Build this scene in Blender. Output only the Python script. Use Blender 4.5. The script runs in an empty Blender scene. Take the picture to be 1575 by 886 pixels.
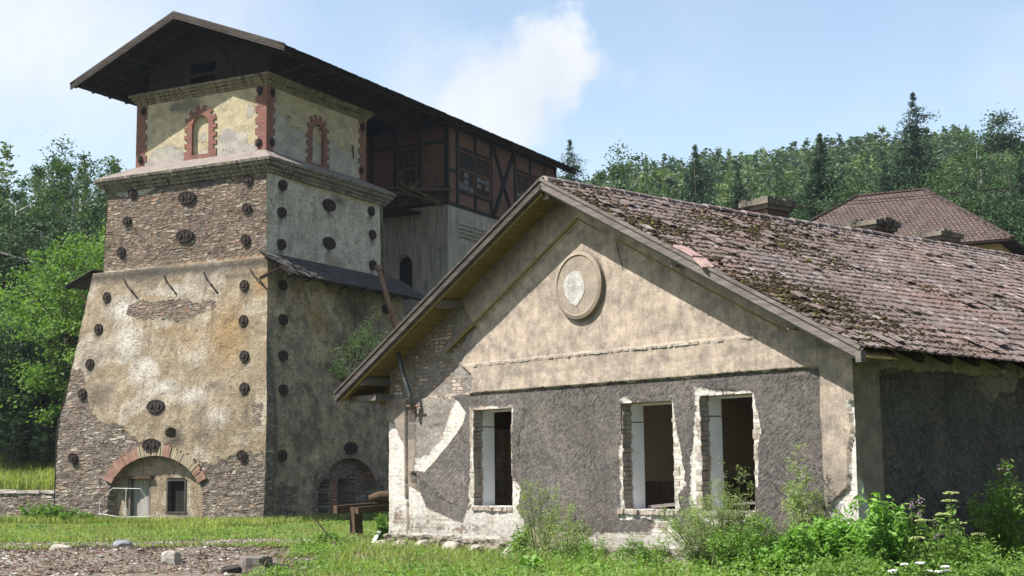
import bpy, bmesh, math, random
import numpy as np
from mathutils import Vector, Matrix, Euler

SC = bpy.context.scene
COL = SC.collection
rng = np.random.default_rng(7)
random.seed(7)
R_ = math.radians

# ------------------------------------------------------------------ camera, sky, sun, exposure
cam_d = bpy.data.cameras.new('camera'); cam = bpy.data.objects.new('camera', cam_d); COL.objects.link(cam)
SC.camera = cam
cam_d.sensor_width = 36.0; cam_d.lens = 36.0 * 2148.5 / 1575.0
cam_d.clip_start = 0.1; cam_d.clip_end = 3000
CP, SP, CR, SR = math.cos(.1288), math.sin(.1288), math.cos(-.0106), math.sin(-.0106)
fw = Vector((0, CP, SP)); up0 = Vector((0, -SP, CP)); ri0 = Vector((1, 0, 0))
ri = CR * ri0 + SR * up0; up = -SR * ri0 + CR * up0
m = Matrix((ri, up, -fw)).transposed().to_4x4(); m.translation = Vector((0, 0, 1.6))
cam.matrix_world = m

SUN = Vector((-.592, -.179, .786)).normalized()
SUN_EL = math.asin(SUN.z); SUN_AZ = math.atan2(SUN.x, SUN.y)
ld = bpy.data.lights.new('sun', 'SUN'); ld.energy = 5.0; ld.angle = R_(.53); ld.color = (1.0, .955, .89)
lo = bpy.data.objects.new('sun', ld); COL.objects.link(lo)
lo.rotation_euler = SUN.to_track_quat('Z', 'Y').to_euler()

SC.view_settings.view_transform = 'Standard'; SC.view_settings.look = 'None'
SC.view_settings.gamma = 1; SC.view_settings.use_curve_mapping = False
SC.view_settings.exposure = 1.17
SC.cycles.max_bounces = 6; SC.cycles.diffuse_bounces = 3; SC.cycles.transparent_max_bounces = 8


class NT:
    """tiny node helper"""
    def __init__(s, nt): s.t = nt; s.n = nt.nodes; s.l = nt.links
    def new(s, ty, **k):
        n = s.n.new(ty)
        for a, b in k.items(): setattr(n, a, b)
        return n
    def inp(s, n, i, v):
        if v is None: return
        if hasattr(v, 'links') or isinstance(v, bpy.types.NodeSocket): s.l.new(v, n.inputs[i])
        else: n.inputs[i].default_value = v
    def math(s, op, a, b=None, c=None, clamp=False):
        n = s.new('ShaderNodeMath', operation=op, use_clamp=clamp); s.inp(n, 0, a); s.inp(n, 1, b); s.inp(n, 2, c); return n.outputs[0]
    def vmath(s, op, a, b=None):
        n = s.new('ShaderNodeVectorMath', operation=op); s.inp(n, 0, a); s.inp(n, 1, b)
        return n.outputs['Value'] if op in ('DOT_PRODUCT', 'LENGTH', 'DISTANCE') else n.outputs[0]
    def mapr(s, v, a, b, c=0., d=1., smooth=False):
        n = s.new('ShaderNodeMapRange'); n.clamp = True
        if smooth: n.interpolation_type = 'SMOOTHSTEP'
        s.inp(n, 0, v); s.inp(n, 1, a); s.inp(n, 2, b); s.inp(n, 3, c); s.inp(n, 4, d); return n.outputs[0]
    def mix(s, f, a, b, mode='MIX'):
        n = s.new('ShaderNodeMix', data_type='RGBA', blend_type=mode)
        s.inp(n, 0, f); s.inp(n, 6, c4(a)); s.inp(n, 7, c4(b)); return n.outputs[2]
    def noise(s, vec, scale, detail=4, rough=.55, col=False, dist=0.):
        n = s.new('ShaderNodeTexNoise'); s.inp(n, 'Vector', vec); n.inputs['Scale'].default_value = scale
        n.inputs['Detail'].default_value = detail; n.inputs['Roughness'].default_value = rough; n.inputs['Distortion'].default_value = dist
        return n.outputs['Color' if col else 'Fac']
    def vor(s, vec, scale, feature='F1', out='Distance', rand=1.):
        n = s.new('ShaderNodeTexVoronoi', feature=feature); s.inp(n, 'Vector', vec); n.inputs['Scale'].default_value = scale
        n.inputs['Randomness'].default_value = rand
        return n.outputs[out]
    def mapping(s, vec, scale=(1, 1, 1), loc=(0, 0, 0), rot=(0, 0, 0)):
        n = s.new('ShaderNodeMapping'); s.inp(n, 0, vec); n.inputs['Scale'].default_value = scale
        n.inputs['Location'].default_value = loc; n.inputs['Rotation'].default_value = rot; return n.outputs[0]
    def ramp(s, f, stops, const=False):
        n = s.new('ShaderNodeValToRGB'); e = n.color_ramp.elements
        if const: n.color_ramp.interpolation = 'CONSTANT'
        while len(e) < len(stops): e.new(.5)
        for el, (p, c) in zip(e, stops): el.position = p; el.color = c4(c)
        s.inp(n, 0, f); return n.outputs[0]
    def uv(s): return s.new('ShaderNodeUVMap', uv_map='uv').outputs[0]
    def obj(s): return s.new('ShaderNodeTexCoord').outputs['Object']
    def attr(s, name): return s.new('ShaderNodeAttribute', attribute_name=name).outputs['Fac']
    def bump(s, h, strength=.5, dist=.02, nrm=None):
        n = s.new('ShaderNodeBump'); n.inputs['Strength'].default_value = strength; n.inputs['Distance'].default_value = dist
        s.inp(n, 'Height', h); s.inp(n, 'Normal', nrm); return n.outputs[0]
    def brick(s, vec, w=.26, h=.075, mortar=.011, a=(.4, .12, .07), b=(.55, .2, .12), mo=(.4, .36, .3)):
        n = s.new('ShaderNodeTexBrick'); s.inp(n, 'Vector', vec); n.inputs['Scale'].default_value = 1.0
        n.inputs['Brick Width'].default_value = w; n.inputs['Row Height'].default_value = h; n.inputs['Mortar Size'].default_value = mortar
        n.inputs['Mortar Smooth'].default_value = .3; n.inputs['Bias'].default_value = 0
        n.inputs['Color1'].default_value = c4(a); n.inputs['Color2'].default_value = c4(b); n.inputs['Mortar'].default_value = c4(mo)
        return n.outputs['Color'], n.outputs['Fac']
    def sep(s, vec):
        n = s.new('ShaderNodeSeparateXYZ'); s.inp(n, 0, vec); return n.outputs
    def comb(s, x, y, z=0.):
        n = s.new('ShaderNodeCombineXYZ'); s.inp(n, 0, x); s.inp(n, 1, y); s.inp(n, 2, z); return n.outputs[0]


def c4(c):
    if isinstance(c, bpy.types.NodeSocket) or c is None: return c
    if isinstance(c, (int, float)): return (c, c, c, 1)
    return (c[0], c[1], c[2], 1)


def S(r, g, b):   # sRGB 0-255 -> linear
    f = lambda v: (v / 255 / 12.92) if v / 255 <= .04045 else ((v / 255 + .055) / 1.055) ** 2.4
    return (f(r), f(g), f(b))


# world: physical sky with soft clouds, laid out by direction
W = bpy.data.worlds.new('World'); SC.world = W; W.use_nodes = True
t = NT(W.node_tree); t.n.clear()
sky = t.new('ShaderNodeTexSky', sky_type='NISHITA'); sky.sun_disc = False
sky.sun_elevation = SUN_EL; sky.sun_rotation = SUN_AZ; sky.air_density = 1.0; sky.dust_density = .6; sky.ozone_density = 1.2
dirv = t.vmath('NORMALIZE', t.new('ShaderNodeTexCoord').outputs['Generated'])


def dirpx(x, y):
    d = (x - 787.5) * ri - (y - 443) * up + 2148.5 * fw
    return tuple(d.normalized())


wob = t.noise(dirv, 9, 8, .6, dist=.2); wob2 = t.noise(dirv, 26, 8, .62)
wsum = t.math('ADD', t.math('MULTIPLY', t.math('SUBTRACT', wob, .5), .10), t.math('MULTIPLY', t.math('SUBTRACT', wob2, .5), .05))


def blob(x, y, r, soft, dens):
    d = t.vmath('DISTANCE', dirv, dirpx(x, y))
    return t.mapr(t.math('ADD', d, wsum), r / 2148.5 + soft, r / 2148.5 - soft, 0, dens, smooth=True)


cl = None
for a in [(885, 75, 60, .012, .9), (835, 110, 75, .014, .85), (785, 140, 85, .02, .85), (730, 165, 72, .02, .8), (650, 150, 70, .035, .5), (700, 120, 50, .035, .5),
          (925, 95, 35, .025, .5), (30, 20, 170, .07, .78), (180, 60, 140, .07, .6), (330, 40, 90, .06, .55), (20, 200, 120, .07, .35),
          (1560, 130, 60, .05, .4), (1030, 120, 60, .06, .2), (560, 40, 80, .06, .15)]:
    b = blob(*a)
    cl = b if cl is None else t.math('MAXIMUM', cl, b)
# a loose field of clouds for the rest of the sky
sx = t.sep(dirv); pl = t.comb(t.math('DIVIDE', sx[0], t.math('ADD', t.math('MAXIMUM', sx[2], 0.0), .12)), t.math('DIVIDE', sx[1], t.math('ADD', t.math('MAXIMUM', sx[2], 0.), .12)))
field = t.mapr(t.noise(pl, .9, 6, .6), .52, .75, 0, .8, smooth=True)
infront = t.mapr(t.vmath('DOT_PRODUCT', dirv, dirpx(787, 300)), .86, .93, 1., .12)
cl = t.math('MAXIMUM', cl, t.math('MULTIPLY', field, infront))
thin = t.mapr(t.noise(dirv, 5, 6, .6), .4, .75, 0.07, .24, smooth=True)
cl = t.math('MAXIMUM', cl, thin)
shade = t.mapr(t.noise(dirv, 12, 6, .6), .3, .7, .82, 1.0)
cc = t.mix(1.0, (4.5, 4.6, 4.8), shade, 'MULTIPLY')
skyc = t.mix(cl, t.mix(1.0, sky.outputs[0], (1.08, 1.02, .92), 'MULTIPLY'), cc)
bg = t.new('ShaderNodeBackground'); t.l.new(skyc, bg.inputs[0]); bg.inputs[1].default_value = .105
t.l.new(bg.outputs[0], t.new('ShaderNodeOutputWorld').inputs[0])

# ------------------------------------------------------------------ mesh helpers


class Frame:
    """local coordinates (u, v, z): u runs left along a front wall, v away from it, z up.  Meshes are stored as (-u, v, z - z0)."""
    def __init__(s, O, ang): s.O = Vector(O); s.a = ang
    def world(s, u, v, z):
        x, y = -u, v; c, n = math.cos(-s.a), math.sin(-s.a)
        return Vector((s.O.x + x * c - y * n, s.O.y + x * n + y * c, z))
    def empty(s, name, label, cat, group=None, at=(0, 0)):
        o = bpy.data.objects.new(name, None); COL.objects.link(o)
        o.location = s.world(at[0], at[1], s.O.z); o.rotation_euler = (0, 0, -s.a)
        o['label'] = label; o['category'] = cat
        if group: o['group'] = group
        return o


def loc(P, z0=0.):
    P = np.asarray(P, float); return np.stack([-P[..., 0], P[..., 1], P[..., 2] - z0], -1)


def mesh_np(name, V, F, mats, uv=None, attrs=None, smooth=False, midx=None):
    """V (n,3), F list/array of index tuples (all 3 or all 4, or list mixed)"""
    me = bpy.data.meshes.new(name)
    V = np.asarray(V, np.float32)
    if isinstance(F, np.ndarray):
        nf, k = F.shape; li = F.reshape(-1).astype(np.int32); ls = np.arange(nf, dtype=np.int32) * k
    else:
        nf = len(F); li = np.array([i for f in F for i in f], np.int32)
        lt = np.array([len(f) for f in F], np.int32); ls = np.concatenate([[0], np.cumsum(lt)[:-1]]).astype(np.int32) if nf else np.zeros(0, np.int32)
    me.vertices.add(len(V)); me.vertices.foreach_set('co', V.reshape(-1))
    me.loops.add(len(li)); me.loops.foreach_set('vertex_index', li)
    me.polygons.add(nf); me.polygons.foreach_set('loop_start', ls)
    if midx is not None: me.polygons.foreach_set('material_index', np.asarray(midx, np.int32))
    if smooth is not None: me.polygons.foreach_set('use_smooth', np.full(nf, bool(smooth)))
    me.update(calc_edges=True)
    for mt in (mats if isinstance(mats, (list, tuple)) else [mats]): me.materials.append(mt)
    if uv is None:      # box projection in metres
        nrm = np.zeros(nf * 3, np.float32); me.polygons.foreach_get('normal', nrm); nrm = np.abs(nrm.reshape(-1, 3))
        tot = np.zeros(nf, np.int32); me.polygons.foreach_get('loop_total', tot)
        fl = np.repeat(np.arange(nf), tot); n = nrm[fl]; p = V[li]
        ax = np.where(n[:, 2] > .75, 2, np.where(n[:, 0] > n[:, 1], 0, 1))
        U = np.where(ax == 0, p[:, 1], p[:, 0]); W_ = np.where(ax == 2, p[:, 1], p[:, 2])
        uv = np.stack([U, W_], -1)
    else:
        uv = np.asarray(uv)[li]
    l = me.uv_layers.new(name='uv'); l.data.foreach_set('uv', uv.astype(np.float32).reshape(-1))
    for k, a in (attrs or {}).items():
        at = me.attributes.new(k, 'FLOAT', 'POINT'); at.data.foreach_set('value', np.asarray(a, np.float32).reshape(-1))
    return me


def link(name, me, parent=None, label=None, cat=None, group=None, kind=None, loc_=None, rot=None):
    o = bpy.data.objects.new(name, me); COL.objects.link(o)
    if parent is not None: o.parent = parent
    if label: o['label'] = label
    if cat: o['category'] = cat
    if group: o['group'] = group
    if kind: o['kind'] = kind
    if loc_ is not None: o.location = loc_
    if rot is not None: o.rotation_euler = rot
    return o


class MB:
    """collects boxes, prisms and tubes; points given in the caller's own coordinates"""
    def __init__(s): s.V = []; s.F = []; s.M = []; s.auto = []
    def add(s, V, F, mi=0):
        b = len(s.V); s.V += [tuple(v) for v in V]; s.F += [tuple(i + b for i in f) for f in F]; s.M += [mi] * len(F); s.auto.append((len(s.V), len(s.F))); return s
    def box(s, a, b, mi=0, jit=0.):
        x0, y0, z0 = a; x1, y1, z1 = b
        V = [(x, y, z) for z in (z0, z1) for y in (y0, y1) for x in (x0, x1)]
        if jit: V = [tuple(c + random.uniform(-jit, jit) for c in v) for v in V]
        return s.add(V, [(0, 2, 3, 1), (4, 5, 7, 6), (0, 1, 5, 4), (2, 6, 7, 3), (0, 4, 6, 2), (1, 3, 7, 5)], mi)
    def beam(s, p, q, w, h, upv=(0, 0, 1), mi=0, w2=None, h2=None):
        p = Vector(p); q = Vector(q); d = (q - p).normalized(); up = Vector(upv)
        sd = d.cross(up)
        if sd.length < 1e-4: sd = d.cross(Vector((1, 0, 0)))
        sd.normalize(); up = sd.cross(d).normalized()
        w2 = w if w2 is None else w2; h2 = h if h2 is None else h2
        V = []
        for c, ww, hh in ((p, w, h), (q, w2, h2)):
            for a, b in ((-1, -1), (1, -1), (1, 1), (-1, 1)): V.append(c + sd * a * ww / 2 + up * b * hh / 2)
        return s.add(V, [(0, 1, 2, 3), (7, 6, 5, 4), (0, 4, 5, 1), (1, 5, 6, 2), (2, 6, 7, 3), (3, 7, 4, 0)], mi)
    def tube(s, pts, rad, n=8, mi=0, cap=True):
        pts = [Vector(p) for p in pts]; rr = rad if isinstance(rad, (list, tuple)) else [rad] * len(pts)
        V = []; ref = Vector((.31, .17, .93))
        for i, p in enumerate(pts):
            d = (pts[min(i + 1, len(pts) - 1)] - pts[max(i - 1, 0)]).normalized()
            a = d.cross(ref)
            if a.length < .05: a = d.cross(Vector((1, 0, 0)))
            a.normalize(); b = d.cross(a)
            for k in range(n):
                th = 2 * math.pi * k / n; V.append(p + (a * math.cos(th) + b * math.sin(th)) * rr[i])
        F = [(i * n + k, i * n + (k + 1) % n, (i + 1) * n + (k + 1) % n, (i + 1) * n + k) for i in range(len(pts) - 1) for k in range(n)]
        if cap: F += [tuple(range(n))[::-1], tuple((len(pts) - 1) * n + k for k in range(n))]
        return s.add(V, F, mi)
    def prism(s, poly, axis, a, b, mi=0):
        """poly in the two other coordinates, extruded along axis from a to b"""
        def P(p, c):
            q = list(p); q.insert(axis, c); return q
        n = len(poly); V = [P(p, a) for p in poly] + [P(p, b) for p in poly]
        F = [tuple(range(n)), tuple(range(n, 2 * n))[::-1]] + [(i, (i + 1) % n, n + (i + 1) % n, n + i) for i in range(n)]
        return s.add(V, F, mi)
    def mark(s): s.cuts = getattr(s, 'cuts', []) + [(len(s.V), len(s.F))]; return s
    def each(s, name, mats, parent=None, fr=None, **k):
        """one object per marked piece (or per box / beam when nothing is marked)"""
        cuts = getattr(s, 'cuts', None) or s.auto; a = (0, 0); out = []
        for c in cuts:
            if c[1] <= a[1]: continue
            m_ = MB(); m_.V = s.V[a[0]:c[0]]; m_.F = [tuple(i - a[0] for i in f) for f in s.F[a[1]:c[1]]]; m_.M = s.M[a[1]:c[1]]
            out.append(m_.build(name, mats, parent, fr, **k)); a = c
        return out
    def build(s, name, mats, parent=None, fr=None, smooth=False, bevel=0., recalc=True, **k):
        V = np.array(s.V, float)
        if fr is not None: V = loc(V, fr.O.z)
        me = mesh_np(name, V, s.F, mats, smooth=smooth, midx=s.M)
        if recalc:
            bm = bmesh.new(); bm.from_mesh(me); bmesh.ops.recalc_face_normals(bm, faces=bm.faces)
            if bevel: bmesh.ops.bevel(bm, geom=list(bm.edges), offset=bevel, segments=1, affect='EDGES', clamp_overlap=True)
            bm.to_mesh(me); bm.free()
        return link(name, me, parent, **k)


def sdf(P, Z, poly):
    """signed distance, positive inside"""
    poly = np.asarray(poly, float); n = len(poly)
    d = np.full(P.shape, 1e9); ins = np.zeros(P.shape, bool)
    for i in range(n):
        a = poly[i]; b = poly[(i + 1) % n]; e = b - a
        wx = P - a[0]; wz = Z - a[1]
        tt = np.clip((wx * e[0] + wz * e[1]) / max(e @ e, 1e-9), 0, 1)
        d = np.minimum(d, (wx - tt * e[0]) ** 2 + (wz - tt * e[1]) ** 2)
        c = ((a[1] <= Z) & (b[1] > Z)) | ((b[1] <= Z) & (a[1] > Z))
        with np.errstate(divide='ignore', invalid='ignore'):
            xs = a[0] + (Z - a[1]) / (b[1] - a[1] + 1e-12) * e[0]
        ins ^= c & (P < xs)
    d = np.sqrt(d); return np.where(ins, d, -d)


def vnoise(x, y, seed=0, sc=1.0, octs=4):
    """smooth value noise in [-1,1]"""
    out = np.zeros(np.broadcast(x, y).shape); amp = 1; tot = 0; x = np.asarray(x) * sc; y = np.asarray(y) * sc
    for o in range(octs):
        r = np.random.default_rng(seed * 31 + o); g = r.uniform(-1, 1, (256, 256))
        xi = np.floor(x).astype(int); yi = np.floor(y).astype(int); fx = x - xi; fy = y - yi
        fx = fx * fx * (3 - 2 * fx); fy = fy * fy * (3 - 2 * fy)
        G = lambda i, j: g[i % 256, j % 256]
        out += amp * ((G(xi, yi) * (1 - fx) + G(xi + 1, yi) * fx) * (1 - fy) + (G(xi, yi + 1) * (1 - fx) + G(xi + 1, yi + 1) * fx) * fy)
        tot += amp; amp *= .5; x = x * 2.03 + 11; y = y * 2.03 + 5
    return out / tot


def axis_lines(a, b, step, extra=()):
    n = max(2, int(round((b - a) / step)) + 1); L = list(np.linspace(a, b, n))
    for e in extra:
        i = int(np.argmin([abs(e - q) for q in L])); L[i] = e
    return np.array(sorted(set(L)))


def grid(name, P, Q, place, mats, keep=None, attrs=None, uvf=None, flip=False, smooth=True, parent=None, midx=None, **k):
    """P,Q 1d axes; place(PP,QQ)->(n,m,3) local coordinates; keep(pc,qc)->bool per cell"""
    PP, QQ = np.meshgrid(P, Q, indexing='ij'); V = place(PP, QQ); n, mm = PP.shape
    I = np.arange(n * mm).reshape(n, mm)
    F = np.stack([I[:-1, :-1], I[1:, :-1], I[1:, 1:], I[:-1, 1:]], -1).reshape(-1, 4)
    if flip: F = F[:, ::-1]
    if keep is not None:
        pc = (PP[:-1, :-1] + PP[1:, 1:]) / 2; qc = (QQ[:-1, :-1] + QQ[1:, 1:]) / 2
        F = F[keep(pc, qc).reshape(-1)]
    A = {kk: (f(PP, QQ) if callable(f) else f) for kk, f in (attrs or {}).items()}
    uv = np.stack([PP.reshape(-1), QQ.reshape(-1)], -1) if uvf is None else uvf(PP, QQ)
    me = mesh_np(name, V.reshape(-1, 3), np.ascontiguousarray(F), mats, uv=uv, attrs=A, smooth=smooth)
    return link(name, me, parent, **k)


# ------------------------------------------------------------------ materials
def mat(name):
    mt = bpy.data.materials.new(name); mt.use_nodes = True; t = NT(mt.node_tree); t.n.clear()
    return mt, t


def finish(mt, t, col, rough=.9, nrm=None, spec=.25, metal=0., trans=None, dim=None):
    dim = dim or (.95 if trans else .72); col = t.mix(1., col, (dim, dim, dim), 'MULTIPLY')
    b = t.new('ShaderNodeBsdfPrincipled'); t.inp(b, 'Base Color', c4(col)); t.inp(b, 'Roughness', rough); t.inp(b, 'Specular IOR Level', spec)
    t.inp(b, 'Metallic', metal)
    if nrm is not None: t.l.new(nrm, b.inputs['Normal'])
    out = t.new('ShaderNodeOutputMaterial')
    if trans is not None:
        tr = t.new('ShaderNodeBsdfTranslucent'); t.inp(tr, 0, c4(trans[1])); mx = t.new('ShaderNodeMixShader'); mx.inputs[0].default_value = trans[0]
        t.l.new(b.outputs[0], mx.inputs[1]); t.l.new(tr.outputs[0], mx.inputs[2]); t.l.new(mx.outputs[0], out.inputs[0])
    else: t.l.new(b.outputs[0], out.inputs[0])
    return mt


def wood_mat(name, a, b, scale=1.0, axis=0, bump=.4):
    mt, t = mat(name); o = t.obj(); uv = t.uv()
    sc = [14 * scale, 14 * scale, 14 * scale]; sc[axis] = 1.2 * scale
    n = t.noise(t.mapping(o, tuple(sc)), 1.6, 6, .65); n2 = t.noise(o, 1.3, 4)
    col = t.mix(t.mapr(n, .3, .7), a, b); col = t.mix(t.mapr(n2, .45, .75, 0, .5), col, tuple(x * .55 for x in a))
    return finish(mt, t, col, .95, t.bump(n, bump, .01), .04)


def rubble(t, uv, sc=1.0, cols=None, mortar=(.20, .17, .135)):
    """flat, roughly coursed field stones of mixed size: returns colour and height"""
    w = t.noise(uv, 2.2, 3, .5, col=True); w = t.vmath('SUBTRACT', w, (.5, .5, .5)); w = t.vmath('MULTIPLY', w, (.2, .13, 0))
    w2 = t.noise(uv, 11, 3, .6, col=True); w2 = t.vmath('MULTIPLY', t.vmath('SUBTRACT', w2, (.5, .5, .5)), (.045, .035, 0))
    p = t.vmath('ADD', t.vmath('ADD', uv, w), w2)
    cols = cols or [(0, (.12, .10, .085)), (.15, (.34, .28, .23)), (.3, (.2, .18, .165)), (.45, (.46, .38, .30)), (.58, (.26, .18, .135)), (.7, (.42, .38, .33)), (.84, (.62, .55, .45)), (.93, (.42, .27, .19)), (1, (.3, .27, .25))]
    res = []
    for q in (.85, 1.45):
        pp = t.mapping(p, (2.4 * sc * q, 7.4 * sc * q, 1))
        f1 = t.new('ShaderNodeTexVoronoi', feature='F1', distance='CHEBYCHEV'); f2 = t.new('ShaderNodeTexVoronoi', feature='F2', distance='CHEBYCHEV')
        for n_ in (f1, f2): t.inp(n_, 'Vector', pp); n_.inputs['Scale'].default_value = 1; n_.inputs['Randomness'].default_value = .85
        cs = t.sep(f1.outputs['Color']); res.append((t.math('MULTIPLY', t.math('SUBTRACT', f2.outputs['Distance'], f1.outputs['Distance']), .62), cs[0], cs[1]))
    sel = t.mapr(t.noise(uv, 1.6, 4, .6), .47, .53)
    mixf = lambda a, b: t.math('ADD', t.math('MULTIPLY', a, t.math('SUBTRACT', 1.0, sel)), t.math('MULTIPLY', b, sel))
    ed = mixf(res[0][0], res[1][0]); c0 = mixf(res[0][1], res[1][1]); c1 = mixf(res[0][2], res[1][2])
    g = t.noise(uv, 30, 5, .7); big = t.noise(uv, .7, 5, .65)
    c = t.ramp(c0, cols); c = t.mix(.8, c, t.mix(t.mapr(g, .35, .65), .3, 1.35), 'MULTIPLY'); c = t.mix(t.mapr(big, .4, .6), t.mix(1., c, (.72, .7, .68), 'MULTIPLY'), c)
    gap = t.mapr(t.math('ADD', ed, t.math('MULTIPLY', t.math('SUBTRACT', g, .5), .16)), .0, .11, 0, 1)
    mort = t.mix(t.mapr(t.noise(uv, 2.3, 4), .36, .5), (.06, .05, .042), mortar)
    c = t.mix(gap, mort, c)
    h = t.math('ADD', t.mapr(ed, .0, .25, 0, 1), t.math('ADD', t.math('MULTIPLY', c1, .9), t.math('MULTIPLY', g, .45)))
    return c, h


def m_tower(front):
    """masonry body: stone, dark render, ochre/grey plaster, bricks, steered by the attributes on the mesh"""
    mt, t = mat('furnace_masonry_front' if front else 'furnace_masonry_flank'); uv = t.uv(); o = t.obj()
    g = t.noise(uv, 9, 8, .7); gg = t.noise(uv, 1.1, 6, .62); g3 = t.noise(uv, 45, 4, .7)
    wob = t.math('MULTIPLY', t.math('SUBTRACT', t.noise(uv, 3.2, 7, .7), .5), .9)
    sc, sh = rubble(t, uv)
    # plaster
    broad = t.noise(uv, .32, 7, .62, dist=.5); mid = t.noise(uv, 1.5, 8, .7)
    if front:
        pc = t.ramp(broad, [(.34, (.30, .245, .19)), (.43, (.56, .455, .32)), (.5, (.40, .31, .205)), (.57, (.66, .575, .45)), (.66, (.40, .335, .27))])
        pc = t.mix(t.mapr(t.math('ADD', t.attr('pale'), wob), -.25, .5, 0, .9), pc, (.84, .785, .71))
        pc = t.mix(t.mapr(t.math('ADD', t.attr('ochre'), wob), -.2, .5, 0, .8), pc, (.46, .30, .14))
        pc = t.mix(t.mapr(mid, .44, .66, 0, .55), pc, (.22, .175, .13))
    else:
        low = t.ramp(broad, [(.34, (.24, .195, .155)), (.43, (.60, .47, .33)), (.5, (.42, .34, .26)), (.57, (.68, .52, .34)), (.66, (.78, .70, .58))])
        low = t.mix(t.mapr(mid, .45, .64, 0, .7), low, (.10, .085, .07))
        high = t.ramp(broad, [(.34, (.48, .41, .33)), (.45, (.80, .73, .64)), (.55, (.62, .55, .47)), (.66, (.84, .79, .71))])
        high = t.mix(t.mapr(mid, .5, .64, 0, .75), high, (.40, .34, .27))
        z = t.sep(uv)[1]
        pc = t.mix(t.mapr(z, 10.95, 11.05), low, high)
        pc = t.mix(t.mapr(t.math('ADD', t.attr('pale'), wob), 0., .3, 0, .8), pc, (.66, .64, .59))
        pc = t.mix(t.mapr(t.math('ADD', t.attr('ochre'), wob), -.2, .4, 0, .75), pc, (.46, .34, .12))
    pc = t.mix(t.mapr(t.math('ADD', t.attr('soot'), wob), -.25, .5, 0, .85), pc, (.085, .075, .066))
    dr = t.noise(t.mapping(uv, (5, .35, 1)), 1.0, 5, .6); pc = t.mix(t.mapr(dr, .52, .72, 0, .4), pc, (.12, .1, .08))
    grit = t.noise(uv, 13, 7, .8); pit = t.noise(uv, 5, 8, .78)
    pc = t.mix(1.0, pc, t.mix(t.mapr(grit, .36, .6), .45, 1.2), 'MULTIPLY'); pc = t.mix(t.mapr(pit, .38, .46, .75, 0), pc, (.13, .105, .085))
    pitted = t.math('ADD', t.math('MULTIPLY', grit, .8), t.math('MULTIPLY', pit, .9))
    zt_ = t.sep(uv)[1]; sc = t.mix(1., sc, t.mix(t.mapr(zt_, 6, 10), (.98, .97, .98), (.93, .88, .85)), 'MULTIPLY')
    st = t.mapr(t.math('ADD', t.attr('stone'), wob), -.02, .03)
    col = t.mix(st, pc, sc); h = t.mix(st, t.math('MULTIPLY', pitted, 1.3), sh); sc_ = 0
    bc, bf = t.brick(uv, .28, .08, .012, (.33, .14, .09), (.42, .24, .17), (.3, .24, .18))
    bc = t.mix(.5, bc, t.mix(t.mapr(g3, .3, .7), .35, 1.2), 'MULTIPLY')
    br = t.mapr(t.math('ADD', t.attr('brick'), wob), -.02, .03); col = t.mix(br, col, bc)
    dk = t.mapr(t.math('ADD', t.attr('render'), t.math('MULTIPLY', wob, .5)), -.01, .02); col = t.mix(dk, col, t.mix(t.mapr(gg, .4, .6), (.13, .11, .1), (.2, .175, .155)))
    wh = t.mapr(t.math('ADD', t.attr('white'), wob), -.01, .03); col = t.mix(wh, col, t.mix(g, (.42, .39, .33), (.62, .6, .55)))
    # black seam where plaster breaks away
    seam = t.math('ABSOLUTE', t.math('ADD', t.attr('stone'), wob)); col = t.mix(t.mapr(seam, .0, .035, .75, 0), col, (.06, .05, .04))
    n = t.bump(h, 1.0, .07); n = t.bump(g3, .5, .015, n)
    return finish(mt, t, col, .95, n, .1)


def m_plain(name, a, b, sc=2.5, stain=(.08, .07, .06), stain_amt=.5, drip=True, bump=.4, bd=.012, rough=.92, fine=40):
    mt, t = mat(name); uv = t.uv(); n = t.noise(uv, sc, 7, .62); f = t.noise(uv, fine, 5, .7)
    col = t.mix(t.mapr(n, .3, .7), a, b)
    col = t.mix(t.mapr(t.noise(uv, sc * .5, 5, .6, dist=.3), .5, .75, 0, stain_amt), col, stain)
    if drip: col = t.mix(t.mapr(t.noise(t.mapping(uv, (7, .5, 1)), 1, 5, .6), .46, .64, 0, stain_amt), col, stain)
    col = t.mix(t.mapr(f, .35, .65, .3, 0), col, tuple(x * .5 for x in stain))
    return finish(mt, t, col, rough, t.bump(t.math('ADD', n, t.math('MULTIPLY', f, .6)), bump, bd), .15)


def m_upper():
    mt, t = mat('yellow_plaster_peeling'); uv = t.uv(); g = t.noise(uv, 3, 7, .65); f = t.noise(uv, 30, 5, .7)
    wob = t.math('MULTIPLY', t.math('SUBTRACT', t.noise(uv, 1.5, 7, .68), .5), 1.6)
    y = t.mix(t.mapr(g, .3, .7), (.44, .365, .225), (.62, .54, .38)); y = t.mix(t.mapr(t.noise(uv, 1.1, 7, .7), .48, .68, 0, .7), y, (.25, .215, .15))
    gr = t.mix(t.mapr(f, .3, .7), (.27, .25, .22), (.44, .42, .38))
    e = t.math('ADD', t.attr('peel'), wob); gr = t.mix(t.mapr(t.noise(uv, 1.3, 6, .7), .42, .6), gr, (.52, .47, .40)); col = t.mix(t.mapr(e, -.01, .02), y, gr); col = t.mix(1., col, t.mix(t.mapr(t.noise(uv, 16, 6, .78), .34, .6), .6, 1.1), 'MULTIPLY'); col = t.mix(t.mapr(t.noise(uv, 5, 7, .75), .36, .43, .6, 0), col, (.17, .13, .09))
    col = t.mix(t.mapr(t.math('ABSOLUTE', e), 0, .03, .6, 0), col, (.14, .12, .09))
    col = t.mix(t.mapr(t.math('ADD', t.attr('soot'), wob), 0, .5, 0, .75), col, (.12, .11, .09))
    n = t.bump(t.mapr(e, -.02, .02, 1, 0), .7, .03); n = t.bump(f, .4, .01, n)
    return finish(mt, t, col, .93, n, .12)


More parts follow.
